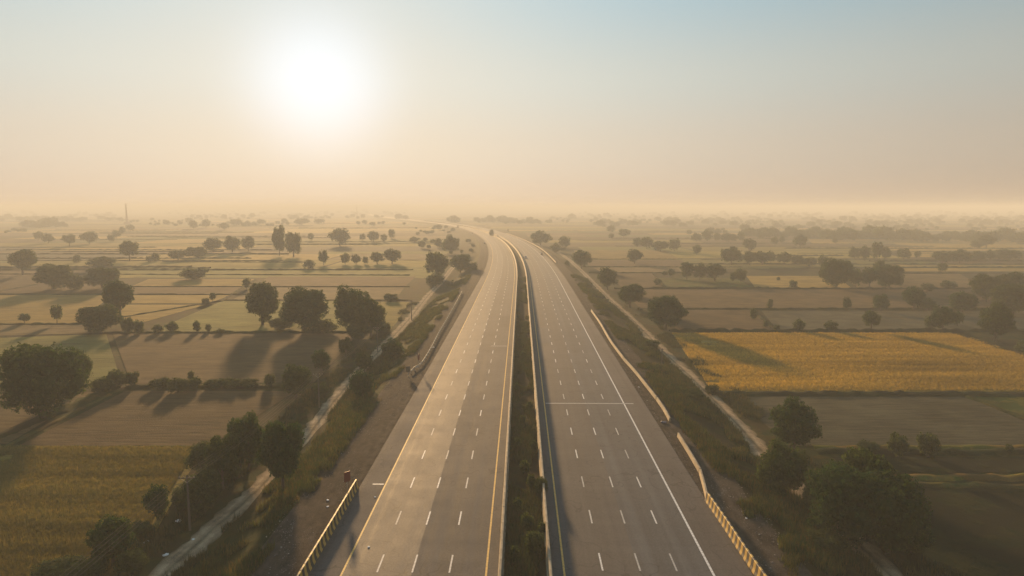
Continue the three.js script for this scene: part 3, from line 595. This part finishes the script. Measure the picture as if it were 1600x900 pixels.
for (const [px, base, w, top, label] of [
  [322, 735, 56, 684, 'dark flat-topped shrub at the right corner of the stubble field'],
  [316, 800, 66, 728, 'large dark shrub behind the grey power pole'],
  [286, 796, 36, 760, 'dark shrub touching the grey power pole on its left'],
  [352, 752, 50, 715, 'shadowed shrub beneath the round tree by the left track'],
  [221, 838, 34, 813, 'low shrub between the two lower left trees'],
  [205, 896, 52, 854, 'dark shrub at the right foot of the lower left bushy tree'],
  [95, 912, 90, 874, 'low dark shrub cut by the lower left edge'],
  [140, 906, 60, 868, 'low shrub left below the bushy tree at the lower left'],
  [159, 615, 33, 588, 'round shrub nearest the huge left tree'],
  [182, 606, 31, 575, 'taller shrub at the left end of the hedge'],
  [207, 602, 21, 578, 'second tall shrub at the left end of the hedge'],
  [250, 607, 31, 590, 'low wide shrub in the hedge, left of its darkest one'],
  [278, 612, 30, 588, 'darkest shrub in the hedge behind the ploughed field'],
  [303, 607, 24, 588, 'round shrub right of the darkest one in the hedge'],
  [298, 594, 11, 579, 'tiny shrub poking out above the hedge'],
  [335, 606, 34, 592, 'low hedge shrub, first of the long thin stretch'],
  [362, 606, 32, 590, 'low hedge shrub, second of the long thin stretch'],
  [390, 605, 30, 593, 'low hedge shrub, third of the long thin stretch'],
  [421, 605, 18, 582, 'small round shrub by the right end of the hedge'],
  [500, 618, 24, 596, 'shrub right of the hedge end tree, beneath the wires'],
  [118, 452, 28, 427, 'low shrub joining the two domes of the twin grove'],
  [120, 410, 12, 397, 'small shrub left of the umbrella-shaped tree'],
  [200, 521, 21, 493, 'first shrub right of the broad bushy tree in the orange fields'],
  [218, 521, 18, 499, 'second shrub right of the broad bushy tree in the orange fields'],
  [247, 520, 16, 506, 'third shrub along the top of the large brown field'],
  [269, 518, 19, 501, 'fourth and roundest shrub along the top of the large brown field'],
  [308, 518, 12, 500, 'fifth shrub along the top of the large brown field'],
  [326, 518, 9, 505, 'smallest shrub along the top of the large brown field'],
  [344, 521, 14, 513, 'lowest shrub along the top of the large brown field'],
  [243, 408, 14, 394, 'small hazy shrub, right of two by the long dark clump'],
  [233, 409, 9, 399, 'small hazy shrub, left of two by the long dark clump'],
  [304, 436, 42, 422, 'long low bush alone on a pale strip'],
  [321, 475, 13, 465, 'low shrub at the foot of the diagonal bund'],
  [483, 419, 19, 404, 'hazy shrub left of the pointed tree'],
  [647, 378, 16, 369, 'hazy low shrub below the far bend'],
  [679, 447, 32, 427, 'shrub on the embankment slope below the big tree at the fading track'],
  [735, 428, 24, 408, 'shrub high on the left embankment before the bend'],
  [610, 470, 26, 458, 'low shrub in the fields right of the dense pair'],
  [440, 514, 44, 494, 'shrub filling the gap between the two dark trees of the middle row'],
  [505, 520, 40, 498, 'shrub at the right foot of the wide dark tree in the middle row'],
  [563, 528, 46, 503, 'shrub under the dense pair near the dirt track'],
  [596, 520, 30, 500, 'shrub at the right foot of the dense pair'],
  [1357, 708, 32, 688, 'low mound of a shrub on the near side of the bare field'],
  [1402, 713, 33, 674, 'left one of two dark round shrubs before the bare field'],
  [1450, 714, 35, 674, 'right one of two dark round shrubs before the bare field'],
  [1577, 708, 12, 693, 'tiny shrub by the golden strip at the right edge'],
  [1080, 630, 46, 606, 'dark dense shrub on the bank left of the right track'],
  [1060, 622, 34, 602, 'dark shrub beside the sunlit barrier, left of the dense one'],
  [1040, 612, 30, 592, 'dark shrub higher on the bank beside the sunlit barrier'],
  [1018, 546, 28, 529, 'small dark shrub by the short utility pole'],
  [1112, 616, 22, 600, 'shrub on the far side of the right track by the wheat corner'],
  [1280, 800, 60, 752, 'dark shrub filling the gap left of the giant grove'],
  [1290, 868, 70, 826, 'dark undergrowth at the left foot of the giant grove'],
  [1425, 862, 60, 812, 'dark undergrowth at the right foot of the giant grove'],
  [1310, 760, 54, 720, 'yellow-green shrub at the top left of the giant grove'],
  [1248, 517, 18, 497, 'left one of two round shrubs at the far edge of the wheat'],
  [1298, 517, 21, 501, 'right one of two round shrubs at the far edge of the wheat'],
  [1213, 517, 10, 506, 'tiny shrub left of the two round ones beyond the wheat'],
  [1177, 499, 11, 480, 'narrow shrub on the diagonal bund right of the big round tree'],
  [1197, 511, 9, 500, 'small shrub lower on the same diagonal bund'],
  [1203, 482, 9, 465, 'slim shrub on the bund above the bare soil strip'],
  [1453, 514, 17, 489, 'shrub left of the dark tree beyond the wheat'],
  [1240, 450, 14, 437, 'round shrub on the golden strip, left of the large dome'],
  [1216, 438, 6, 432, 'tiny round bush on the golden strip'],
  [1482, 451, 26, 437, 'flat oval bush in the tan field'],
  [1450, 455, 21, 442, 'low bush right of the second big dome'],
  [1028, 445, 12, 434, 'low shrub at the left tip of the green strip'],
  [868, 394, 16, 378, 'hazy shrub between the bend and its round tree'],
  [886, 418, 9, 406, 'dark little shrub at the end of the bright barrier'],
  [1620, 556, 60, 528, 'shrub on the green bank at the right edge'],
]) plant(px, base, w, top, 'bush', label, GROUP_S);
// shrubs in the central reservation
for (const [px, base, w, label] of [[836, 868, 20, 'largest green shrub in the central reservation, nearest the camera'], [803, 876, 12, 'small weed clump by the left central barrier'], [846, 772, 14, 'yellowish shrub in the central reservation, second from the camera'], [830, 760, 10, 'little shrub beside the yellowish one in the central reservation'], [806, 612, 7, 'small shrub in the central reservation where the barriers narrow'], [808, 700, 9, 'small green shrub by the left central barrier, in mid length'], [822, 826, 13, 'low shrub in mid reservation, just beyond the largest green one'], [808, 800, 11, 'low scrub against the left central barrier, nearer the camera than the yellowish shrub'], [848, 838, 12, 'low scrub against the right central barrier beside the largest green shrub'], [820, 740, 11, 'scrub in mid reservation beyond the yellowish shrub'], [834, 706, 9, 'scrub by the right central barrier in mid length'], [816, 664, 8, 'scrub patch in mid reservation before the cross line'], [828, 640, 7, 'scrub patch close to the right central barrier near the cross line'], [818, 560, 6, 'far scrub patch in the narrowing reservation'], [768, 368, 5, 'hazy shrub in the central reservation at the far bend']])
  plant(px, base, w * 1.5, base - w * 2.1, 'bush', label, 'shrubs in the central reservation', -0.25);


// ---------------------------------------------------------------- far woods, too hazy and dense to count
{
  const r = rng(4242), spots = [];
  const belt = (x0, x1, y, h, step, jy = 2) => { for (let x = x0; x < x1; x += step * (0.25 + 0.6 * r())) if (vnoise(x / 16 + 40, y * 1.7, 4096, 4096, 61) > 0.36 || h > 14) spots.push([x, y + (r() - 0.5) * jy * 2, h * (0.4 + 0.75 * r() * r() + 0.15 * r())]); };
  belt(36, 108, 355, 15, 7); belt(-20, 40, 363, 10, 8); belt(0, 190, 345, 12, 9); belt(100, 190, 338, 7, 8); belt(185, 300, 347, 8, 10); belt(230, 400, 352, 8, 14); belt(380, 480, 352, 10, 11); belt(300, 640, 342, 9, 10); belt(0, 640, 335, 6, 8, 4); belt(560, 640, 352, 8, 12);
  belt(678, 704, 343.5, 9, 5); belt(702, 750, 347.5, 12, 5); belt(790, 860, 349, 11, 7); belt(860, 900, 344, 8, 7); belt(745, 800, 347, 12, 6); belt(880, 1180, 347, 9, 8, 3); belt(930, 1080, 352, 11, 8, 3); belt(1080, 1180, 364, 12, 9, 3);
  belt(1168, 1300, 371, 19, 6, 3); belt(1290, 1440, 374, 22, 6, 3); belt(1430, 1520, 375, 16, 7, 3); belt(1500, 1620, 376, 20, 6, 4); belt(1100, 1620, 350, 9, 7, 4); belt(900, 1640, 338, 7, 8, 4); belt(1200, 1640, 357, 9, 9, 4); belt(1180, 1620, 343, 8, 8);
  belt(640, 720, 362, 8, 9, 6); belt(655, 745, 381, 12, 12, 10); belt(690, 742, 398, 11, 9, 12);
  const g = proto('round', 2, 0).crown, m = new THREE.InstancedMesh(g, M.leaf[0], spots.length), mat = new THREE.Matrix4();
  spots.forEach(([x, y, h], i) => { const p = ground(x, y), d = -p[2], s = h * d / F; mat.compose(new THREE.Vector3(...p), new THREE.Quaternion().setFromAxisAngle(new THREE.Vector3(0, 1, 0), r() * 6.28), new THREE.Vector3(s * (0.9 + 0.5 * r()), s, s * (0.9 + 0.5 * r()))); m.setMatrixAt(i, mat); });
  m.name = 'far_wood'; shade(m); scene.add(m); tag(m, 'hazy belts of distant trees along the horizon', 'wood', null, 'stuff');
}

// ---------------------------------------------------------------- grass and crops
{
  const blade = (n, seed, h, sp_) => { const r = rng(seed), P = []; for (let k = 0; k < n; k++) { const a = r() * 6.28, b = r() * 6.28, x = Math.cos(b) * sp_ * r(), z = Math.sin(b) * sp_ * r(), w = 0.05 * h * (0.8 + r()), l = h * (0.6 + 0.6 * r()), bx = Math.cos(a) * 0.35 * l, bz = Math.sin(a) * 0.35 * l; P.push(x - Math.sin(a) * w, -0.04, z + Math.cos(a) * w, x + Math.sin(a) * w, -0.04, z - Math.cos(a) * w, x + bx, l, z + bz); } const g = new THREE.BufferGeometry(); g.setAttribute('position', new THREE.Float32BufferAttribute(P, 3)); g.computeVertexNormals(); return g; };
  const grassMat = (rgb, tr) => new THREE.MeshPhysicalMaterial({ color: new THREE.Color().setRGB(...rgb), roughness: 1, transmission: tr, thickness: 0, side: THREE.DoubleSide, specularIntensity: 0.06 });
  const scatter = (name, label, category, geo, mat, list, colors) => {
    const m = new THREE.InstancedMesh(geo, mat, list.length), q = new THREE.Quaternion(), up = new THREE.Vector3(0, 1, 0), x = new THREE.Matrix4(), r = rng(list.length), c = new THREE.Color();
    list.forEach(([px, py, pz, s, w], i) => { q.setFromAxisAngle(up, r() * 6.28); x.compose(new THREE.Vector3(px, py, pz), q, new THREE.Vector3(s * (0.8 + 0.5 * r()), s * (0.7 + 0.6 * r()), s * (0.8 + 0.5 * r()))); m.setMatrixAt(i, x); const k = colors[Math.floor(r() * colors.length)], v = 0.75 + 0.5 * r(); m.setColorAt(i, c.setRGB(k[0] * v * (w ?? 1), k[1] * v * (w ?? 1), k[2] * v * (w ?? 1))); });
    m.name = numbered(name); shade(m); scene.add(m); tag(m, label, category, null, 'stuff');
  };
  const BANK = [[0.09, 0.078, 0.02], [0.055, 0.075, 0.018], [0.13, 0.09, 0.023], [0.045, 0.066, 0.016], [0.10, 0.105, 0.022], [0.034, 0.052, 0.014]];
  const slopeY = (o) => { const a = Math.abs(o); return a < 28.3 ? -0.3 : a > 36 ? -3 : -0.3 - (a - 28.3) / 7.7 * 2.65; };
  const tuft = blade(12, 3, 0.55, 0.35), stalk = blade(10, 8, 0.75, 0.45);
  const r = rng(654), L = [], R = [], C = [], VL = [];
  for (let k = 0; k < 26000; k++) { const d = 45 + 330 * Math.pow(r(), 1.7), o = -(27.2 + 10.2 * r()), n = fbm(d / 512, o / 512 + 0.5, 48, 96, 3, 5); if (n < 0.47) continue; const p = roadAt(d, o, slopeY(o)); if (onTrack(p[0], p[2])) continue; L.push([...p, 0.5 + 1.1 * r()]); }
  for (let k = 0; k < 30000; k++) { const d = 45 + 330 * Math.pow(r(), 1.7), o = 26.4 + 11.2 * r(), n = fbm(d / 512, o / 512 + 0.5, 48, 96, 3, 15); if (n < 0.45) continue; const p = roadAt(d, o, slopeY(o)); if (onTrack(p[0], p[2])) continue; R.push([...p, 0.5 + 1.2 * r()]); }
  for (let k = 0; k < 14000; k++) { const d = 40 + 320 * Math.pow(r(), 1.5), o = (r() - 0.5) * 4.4, n = fbm(d / 512, o / 512 + 0.5, 40, 160, 3, 25); if (n < 0.43) continue; C.push([...roadAt(d, o, -0.25), 0.5 + 1.1 * r()]); }
  for (let k = 0; k < 16000; k++) { const s = r() < 0.5 ? -1 : 1, d = 50 + 230 * Math.pow(r(), 1.6), o = s * (r() < 0.5 ? 36.4 + 1.2 * r() : 41.2 + 5 * r()), n = fbm(d / 512, o / 512 + 0.5, 48, 96, 3, 35); if (n < 0.48) continue; const p = roadAt(d, o, FIELD_Y); if (onTrack(p[0], p[2])) continue; VL.push([...p, 0.5 + 1.3 * r()]); }
  const stone = new THREE.IcosahedronGeometry(0.5, 0); stone.scale(1, 0.6, 0.8); stone.computeVertexNormals();
  const ST = []; for (let k = 0; k < 15000; k++) { const s = r() < 0.5 ? -1 : 1, d = 42 + 260 * Math.pow(r(), 1.7), o = s * (22.4 + 6.4 * r()), n = fbm(d / 512, o / 512 + 0.5, 60, 200, 3, 45); if (n < 0.44) continue; ST.push([...roadAt(d, o, -0.03 - Math.max(0, Math.abs(o) - 22) * 0.04), 0.05 + 0.22 * r() * r() * r() + 0.05 * r()]); }
  scatter('gravel_stones', 'loose stones strewn over both gravel verges', 'gravel', stone, matte([1, 1, 1]), ST, [[0.20, 0.17, 0.14], [0.13, 0.11, 0.09], [0.28, 0.25, 0.21]]);
  scatter('verge_grass', 'tufts of dry and green grass on the left embankment', 'grass', tuft, grassMat([1, 1, 1], 0.4), L, BANK);
  scatter('verge_grass', 'tufts of green grass on the right embankment', 'grass', tuft, grassMat([1, 1, 1], 0.3), R, BANK);
  scatter('reservation_weeds', 'low weeds between the two central barriers', 'weeds', tuft, grassMat([1, 1, 1], 0.3), C, [[0.04, 0.06, 0.014], [0.07, 0.08, 0.018], [0.08, 0.065, 0.025]]);
  scatter('track_grass', 'rough grass along both dirt tracks', 'grass', tuft, grassMat([1, 1, 1], 0.35), VL, [[0.055, 0.06, 0.02], [0.09, 0.075, 0.024], [0.038, 0.05, 0.017]]);
  const crop = (a, b, c, d, n, seed) => { const [A, B, Cc, D] = [a, b, c, d].map(([x, y]) => ground(x, y)), q = rng(seed), out = []; for (let k = 0; k < n; k++) { const u = q(), v = Math.round(q() * 150) / 150 + (q() - 0.5) * 0.004, X = (1 - v) * ((1 - u) * A[0] + u * B[0]) + v * ((1 - u) * D[0] + u * Cc[0]), Z = (1 - v) * ((1 - u) * A[2] + u * B[2]) + v * ((1 - u) * D[2] + u * Cc[2]); if (fbm(X / 1024 + 0.5, Z / 1024 + 0.5, 90, 150, 3, seed) > 0.2) { const rw = fbm(X / 2048 + 0.5, Z / 2048 + 0.5, 40, 700, 3, seed + 3), bl = fbm(X / 2048 + 0.5, Z / 2048 + 0.5, 60, 110, 3, seed + 9); out.push([X, FIELD_Y, Z, (0.35 + 0.4 * q()) * (0.75 + 0.5 * rw), 0.5 + 0.75 * rw + 0.5 * (bl - 0.35)]); } } return out; };
  scatter('wheat_crop', 'ripe golden wheat standing in the large field right of the road', 'wheat', stalk, grassMat([1, 1, 1], 0.35), crop([1051, 521], [1496, 521], [1756, 611], [1113, 611], 90000, 41), [[0.46, 0.305, 0.052], [0.39, 0.265, 0.05], [0.53, 0.35, 0.062]]);
  scatter('wheat_crop', 'greenish stubble in the field at the lower left', 'wheat', stalk, grassMat([1, 1, 1], 0.35), crop([-40, 700], [306, 700], [160, 940], [-200, 940], 70000, 43), [[0.225, 0.18, 0.042], [0.175, 0.155, 0.038], [0.26, 0.19, 0.046]]);
}

// ---------------------------------------------------------------- poles, wires, signs, chimney
function bx(w, h, d, x, y, z) { const g = new THREE.BoxGeometry(w, h, d); g.translate(x, y, z); return g; }
const poleGeo = { post: tubeGeometry([0, -0.4, 0], [0, 7, 0], 0.17, 0.1, 8), arm: bx(1.9, 0.1, 0.1, 0, 6.7, 0.12), brace: mergeGeometries([tubeGeometry([-0.7, 6.66, 0.12], [0, 6.1, 0.1], 0.025, 0.025, 5), tubeGeometry([0.7, 6.66, 0.12], [0, 6.1, 0.1], 0.025, 0.025, 5)]), ins: new THREE.LatheGeometry([[0, 0], [0.05, 0], [0.08, 0.05], [0.05, 0.1], [0.07, 0.15], [0, 0.2]].map((p) => new THREE.Vector2(...p)), 8) };
M.porcelain = std([0.28, 0.22, 0.17], 0.4);
const poles = [];
function powerPole(x, z, label, wires = true, h = 1) {
  const t = thing('utility_pole', label, 'pole', [x, FIELD_Y, z], 0.08); t.scale.y = h;
  mesh('post', poleGeo.post, M.wood, t); mesh('crossarm', poleGeo.arm, M.wood, t); mesh('brace', poleGeo.brace, M.metal, t);
  for (const s of [-0.85, -0.35, 0.35, 0.85]) mesh('insulator', poleGeo.ins, M.porcelain, t).position.set(s, 6.75, 0.12);
  if (wires) poles.push([x, z]); return t;
}
{
  const p1 = ground(297, 829), off = p1[0] - roadX(-p1[2]);
  const at = (d) => roadAt(d, off + (d - 79) * 0.012);
  [[30, 'grey utility pole just left of the dirt track at the lower edge of the picture'], [79, 'grey utility pole left of the dirt track, standing before the dark shrubs'], [130, 'utility pole beside the left dirt track near the pale soil bank'], [182, 'utility pole beside the left dirt track, half hidden behind shrubs'], [236, 'slim far utility pole among the trees left of the embankment']].forEach(([d, label]) => { const p = d === 79 ? p1 : at(d); powerPole(p[0], p[2], label); });
  const names = ['outermost wire on the field side', 'second wire from the field side', 'second wire from the road side', 'innermost wire on the road side'];
  [-0.85, -0.35, 0.35, 0.85].forEach((s, w) => {
    const pts = []; poles.forEach(([x, z], i) => { if (i) { const [a, b] = poles[i - 1]; for (let k = 1; k < 10; k++) { const t = k / 10; pts.push(new THREE.Vector3(a + (x - a) * t + s, FIELD_Y + 6.93 - 4 * 0.75 * t * (1 - t), b + (z - b) * t + 0.1)); } } pts.push(new THREE.Vector3(x + s, FIELD_Y + 6.93, z + 0.1)); });
    tag(mesh('power_wire', new THREE.TubeGeometry(new THREE.CatmullRomCurve3(pts), 160, 0.015, 5), M.wood, scene), 'thin overhead wire along the left dirt track, ' + names[w], 'wire', 'overhead wires');
  });
  const q = ground(1034, 573); powerPole(q[0], q[2], 'short dark utility pole beside the right dirt track', false, 0.66);
}
M.red = std([0.16, 0.028, 0.02], 0.5); M.signBack = std([0.16, 0.12, 0.08], 0.6);
function sign(px, py, label, postH, pw, ph, turn, plateMat, round) {
  const p = ground(px, py, -0.1), t = thing('road_sign', label, 'sign', [p[0], -0.1, p[2]], turn);
  mesh('post', tubeGeometry([0, -0.3, 0], [0, postH, 0], 0.05, 0.05, 8), M.metal, t);
  const s = new THREE.Shape(), e = 0.08; s.moveTo(-pw / 2 + e, 0); s.lineTo(pw / 2 - e, 0); s.quadraticCurveTo(pw / 2, 0, pw / 2, e); s.lineTo(pw / 2, ph - e); s.quadraticCurveTo(pw / 2, ph, pw / 2 - e, ph); s.lineTo(-pw / 2 + e, ph); s.quadraticCurveTo(-pw / 2, ph, -pw / 2, ph - e); s.lineTo(-pw / 2, e); s.quadraticCurveTo(-pw / 2, 0, -pw / 2 + e, 0);
  const g = new THREE.ExtrudeGeometry(s, { depth: 0.04, bevelEnabled: false }); g.translate(0, postH - ph + 0.05, 0.055); mesh('sign_plate', g, plateMat, t);
  mesh('bracket', bx(pw * 0.8, 0.06, 0.05, 0, postH - ph / 2, 0.03), M.metal, t);
  mesh('footing', bx(0.4, 0.12, 0.4, 0, 0.02, 0), M.concrete[0], t); return t;
}
sign(543, 774, 'red sign on a post at the far end of the striped left barrier', 3.1, 0.85, 1.3, 0.75, M.red);
sign(654, 577, 'dark narrow sign post at the flared end of the pale left barrier', 3.4, 0.7, 1.3, 1.15, M.red);
sign(638, 588, 'brownish square sign facing the road, left of the flared barrier end', 2.2, 1.0, 1.3, 0.15, M.signBack);
{
  const p = ground(198.5, 350), t = thing('brick_chimney', 'tall thin brick kiln chimney on the hazy left horizon', 'chimney', [p[0], FIELD_Y, p[2]]);
  mesh('stack', tubeGeometry([0, 0, 0], [0, 50, 0], 2.4, 1.35, 16), std([0.3, 0.17, 0.12], 0.95), t);
  mesh('rim', new THREE.TorusGeometry(1.4, 0.25, 8, 20).rotateX(Math.PI / 2).translate(0, 50, 0), std([0.3, 0.17, 0.12], 0.95), t);
  mesh('kiln_base', tubeGeometry([0, 0, 0], [0, 5, 0], 9, 6.5, 16), std([0.28, 0.17, 0.12], 0.95), t);
  const q = ground(558, 342), m = thing('lattice_mast', 'faint lattice mast on the hazy horizon left of the road', 'mast', [q[0], FIELD_Y, q[2]]);
  const legs = []; for (const [a, b] of [[1, 1], [1, -1], [-1, 1], [-1, -1]]) legs.push(tubeGeometry([a * 2, 0, b * 2], [a * 0.3, 53, b * 0.3], 0.25, 0.2, 5));
  mesh('mast_legs', mergeGeometries(legs), M.metal, m);
  const br = []; for (let k = 0; k < 10; k++) { const y = 5 * k + 2, e = 2 - 1.7 * y / 53, f = 2 - 1.7 * (y + 5) / 53; for (const s of [-1, 1]) { br.push(tubeGeometry([-e, y, s * e], [f, y + 5, s * f], 0.12, 0.12, 4), tubeGeometry([s * e, y, e], [s * f, y + 5, -f], 0.12, 0.12, 4)); } }
  mesh('mast_braces', mergeGeometries(br), M.metal, m);
}

// ---------------------------------------------------------------- vehicles, far down the road
{
  const paint = { dark: std([0.05, 0.05, 0.055], 0.35), grey: std([0.3, 0.3, 0.3], 0.35), white: std([0.7, 0.68, 0.64], 0.4), red: std([0.3, 0.06, 0.04], 0.4), tan: std([0.36, 0.25, 0.13], 0.7) }, glass = std([0.03, 0.035, 0.04], 0.1), tyre = std([0.03, 0.03, 0.03], 0.9), lamp = std([0.5, 0.05, 0.04], 0.3);
  const side = (pts, w) => { const s = new THREE.Shape(); pts.forEach((p, i) => i ? s.lineTo(...p) : s.moveTo(...p)); s.closePath(); const g = new THREE.ExtrudeGeometry(s, { depth: w - 0.1, bevelEnabled: true, bevelSize: 0.05, bevelThickness: 0.05, bevelSegments: 2 }); g.rotateY(Math.PI / 2); g.translate(-(w - 0.1) / 2, 0, 0); return g; };
  const wheel = new THREE.CylinderGeometry(0.33, 0.33, 0.22, 16).rotateZ(Math.PI / 2), bigWheel = new THREE.CylinderGeometry(0.5, 0.5, 0.35, 16).rotateZ(Math.PI / 2);
  const place = (name, label, category, px, py) => { const p = ground(px, py, 0.02), d = -p[2], q = roadAt(d + 1, 0), q0 = roadAt(d, 0); return thing(name, label, category, p, Math.atan2(q0[0] - q[0], q0[2] - q[2])); };
  const car = (px, py, label, m) => {
    const t = place('car', label, 'car', px, py);
    mesh('body', side([[-2.1, 0.3], [2.1, 0.3], [2.15, 0.85], [1.7, 0.95], [-1.3, 1.0], [-2.1, 0.85]], 1.75), m, t);
    mesh('cabin', side([[-1.35, 1.0], [1.6, 0.98], [1.05, 1.48], [-0.5, 1.5]], 1.55), glass, t); mesh('roof', bx(1.35, 0.05, 1.5, 0, 1.56, -0.28), m, t);
    for (const x of [-0.8, 0.8]) { for (const z of [-1.3, 1.3]) mesh('wheel', wheel, tyre, t).position.set(x, 0.33, z); mesh('tail_light', bx(0.3, 0.14, 0.05, x * 0.8, 0.75, 2.2), lamp, t); }
  };
  const truck = (px, py, label, m, k = 1) => {
    const t = place('truck', label, 'truck', px, py); t.scale.setScalar(k);
    mesh('cab', side([[-4.2, 0.6], [-2.4, 0.6], [-2.4, 2.9], [-3.9, 2.9], [-4.2, 1.8]], 2.3), m, t); mesh('cargo_box', bx(2.5, 2.7, 6.0, 0, 2.35, 0.9), paint.tan, t);
    mesh('chassis', bx(1.2, 0.3, 7.8, 0, 0.8, 0), tyre, t); mesh('windscreen', bx(2.0, 0.8, 0.06, 0, 2.3, -4.2), glass, t);
    for (const x of [-1.0, 1.0]) for (const z of [-3.2, 1.8, 3.0]) mesh('wheel', bigWheel, tyre, t).position.set(x, 0.5, z);
  };
  const bike = (px, py, label) => {
    const t = place('motorcycle', label, 'motorcycle', px, py), wg = new THREE.TorusGeometry(0.28, 0.07, 8, 18).rotateY(Math.PI / 2);
    for (const z of [-0.65, 0.65]) mesh('wheel', wg, tyre, t).position.set(0, 0.34, z);
    mesh('frame', mergeGeometries([tubeGeometry([0, 0.34, 0.65], [0, 0.75, 0], 0.04, 0.04), tubeGeometry([0, 0.34, -0.65], [0, 0.95, -0.45], 0.04, 0.04), tubeGeometry([-0.35, 1.0, -0.4], [0.35, 1.0, -0.4], 0.025, 0.025), bx(0.3, 0.3, 0.5, 0, 0.5, 0)].map((g) => g.toNonIndexed())), paint.dark, t);
    mesh('fuel_tank', new THREE.SphereGeometry(0.2, 12, 8).scale(0.8, 0.7, 1.4).translate(0, 0.85, -0.15), paint.red, t); mesh('saddle', bx(0.26, 0.1, 0.7, 0, 0.82, 0.4), paint.dark, t);
  };
  car(757, 381, 'dark car on the left carriageway, just before the bend', paint.dark);
  bike(767, 401, 'small motorcycle on the left carriageway, nearest of the far traffic');
  car(738, 365, 'dark car farther round the bend on the left carriageway', paint.dark);
  truck(715, 356, 'hazy truck on the far bend of the left carriageway', paint.tan, 1.25);
  car(846, 398, 'dark car near the right edge of the right carriageway', paint.dark);
  car(821, 403.5, 'grey car close to the central barrier on the right carriageway', paint.grey);
  truck(793, 361.5, 'hazy truck at the outer edge of the right carriageway bend', paint.tan, 1.1);
}

// ---------------------------------------------------------------- litter
{
  const white = std([0.75, 0.73, 0.68], 0.7), r = rng(88);
  const bag = (seed) => { const q = rng(seed), g = new THREE.IcosahedronGeometry(0.5, 2), p = g.attributes.position; for (let k = 0; k < p.count; k++) { const f = 0.65 + 0.7 * vnoise(p.getX(k) * 4 + 9, p.getY(k) * 4 + p.getZ(k) * 5 + 9, 256, 256, seed); p.setXYZ(k, p.getX(k) * f, (p.getY(k) + 0.4) * f * 0.3, p.getZ(k) * f * 0.8); } g.computeVertexNormals(); return g; };
  const gs = [bag(1), bag(2), bag(3)];
  [[229, 848, 'white litter in the grass, left of the power pole and lowest shrubs', 0.7], [259, 868, 'white litter close to the left dirt track, nearest the camera', 0.7], [279, 815, 'white litter beside the dark shrub next to the grey power pole', 0.8], [302, 843, 'small white litter at the foot of the grey power pole', 0.4], [512, 782, 'white litter on the left verge, farther of two near the striped barrier', 0.4], [512, 792, 'white litter on the left verge, nearer of two near the striped barrier', 0.35], [407, 778, 'pale litter under the big round tree by the left dirt track', 0.4], [586, 777, 'white litter on the left paved shoulder beside the yellow line', 0.25], [576, 855, 'pale scrap of litter on the left carriageway beside the yellow edge line', 0.3], [1166, 810, 'white litter on the right verge behind the striped barrier', 0.3], [713, 448, 'pale sack lying on the left verge beyond the barrier', 1.6], [677, 543, 'pale litter on the left verge beside the pale barrier', 0.7], [998, 605, 'white litter on the edge of the right paved shoulder', 0.4], [1037, 661, 'dark blue tarpaulin heap in the gap between two right barriers', 1.1]].forEach(([x, y, label, s], i) => {
    const off = ground(x, y, 0)[0] - roadX(-ground(x, y, 0)[2]), yy = Math.abs(off) < 28 ? -0.12 : FIELD_Y;
    const p = ground(x, y, yy === FIELD_Y ? FIELD_Y : Math.abs(off) < 22 ? 0.01 : yy), o = mesh(label.includes('tarpaulin') ? 'tarpaulin' : 'litter', gs[i % 3], label.includes('tarpaulin') ? std([0.06, 0.07, 0.12], 0.6) : white, scene);
    o.position.set(...p); o.rotation.y = r() * 6; o.scale.setScalar(s); tag(o, label, label.includes('tarpaulin') ? 'tarpaulin' : 'litter');
  });
}
renderer.render(scene, camera);
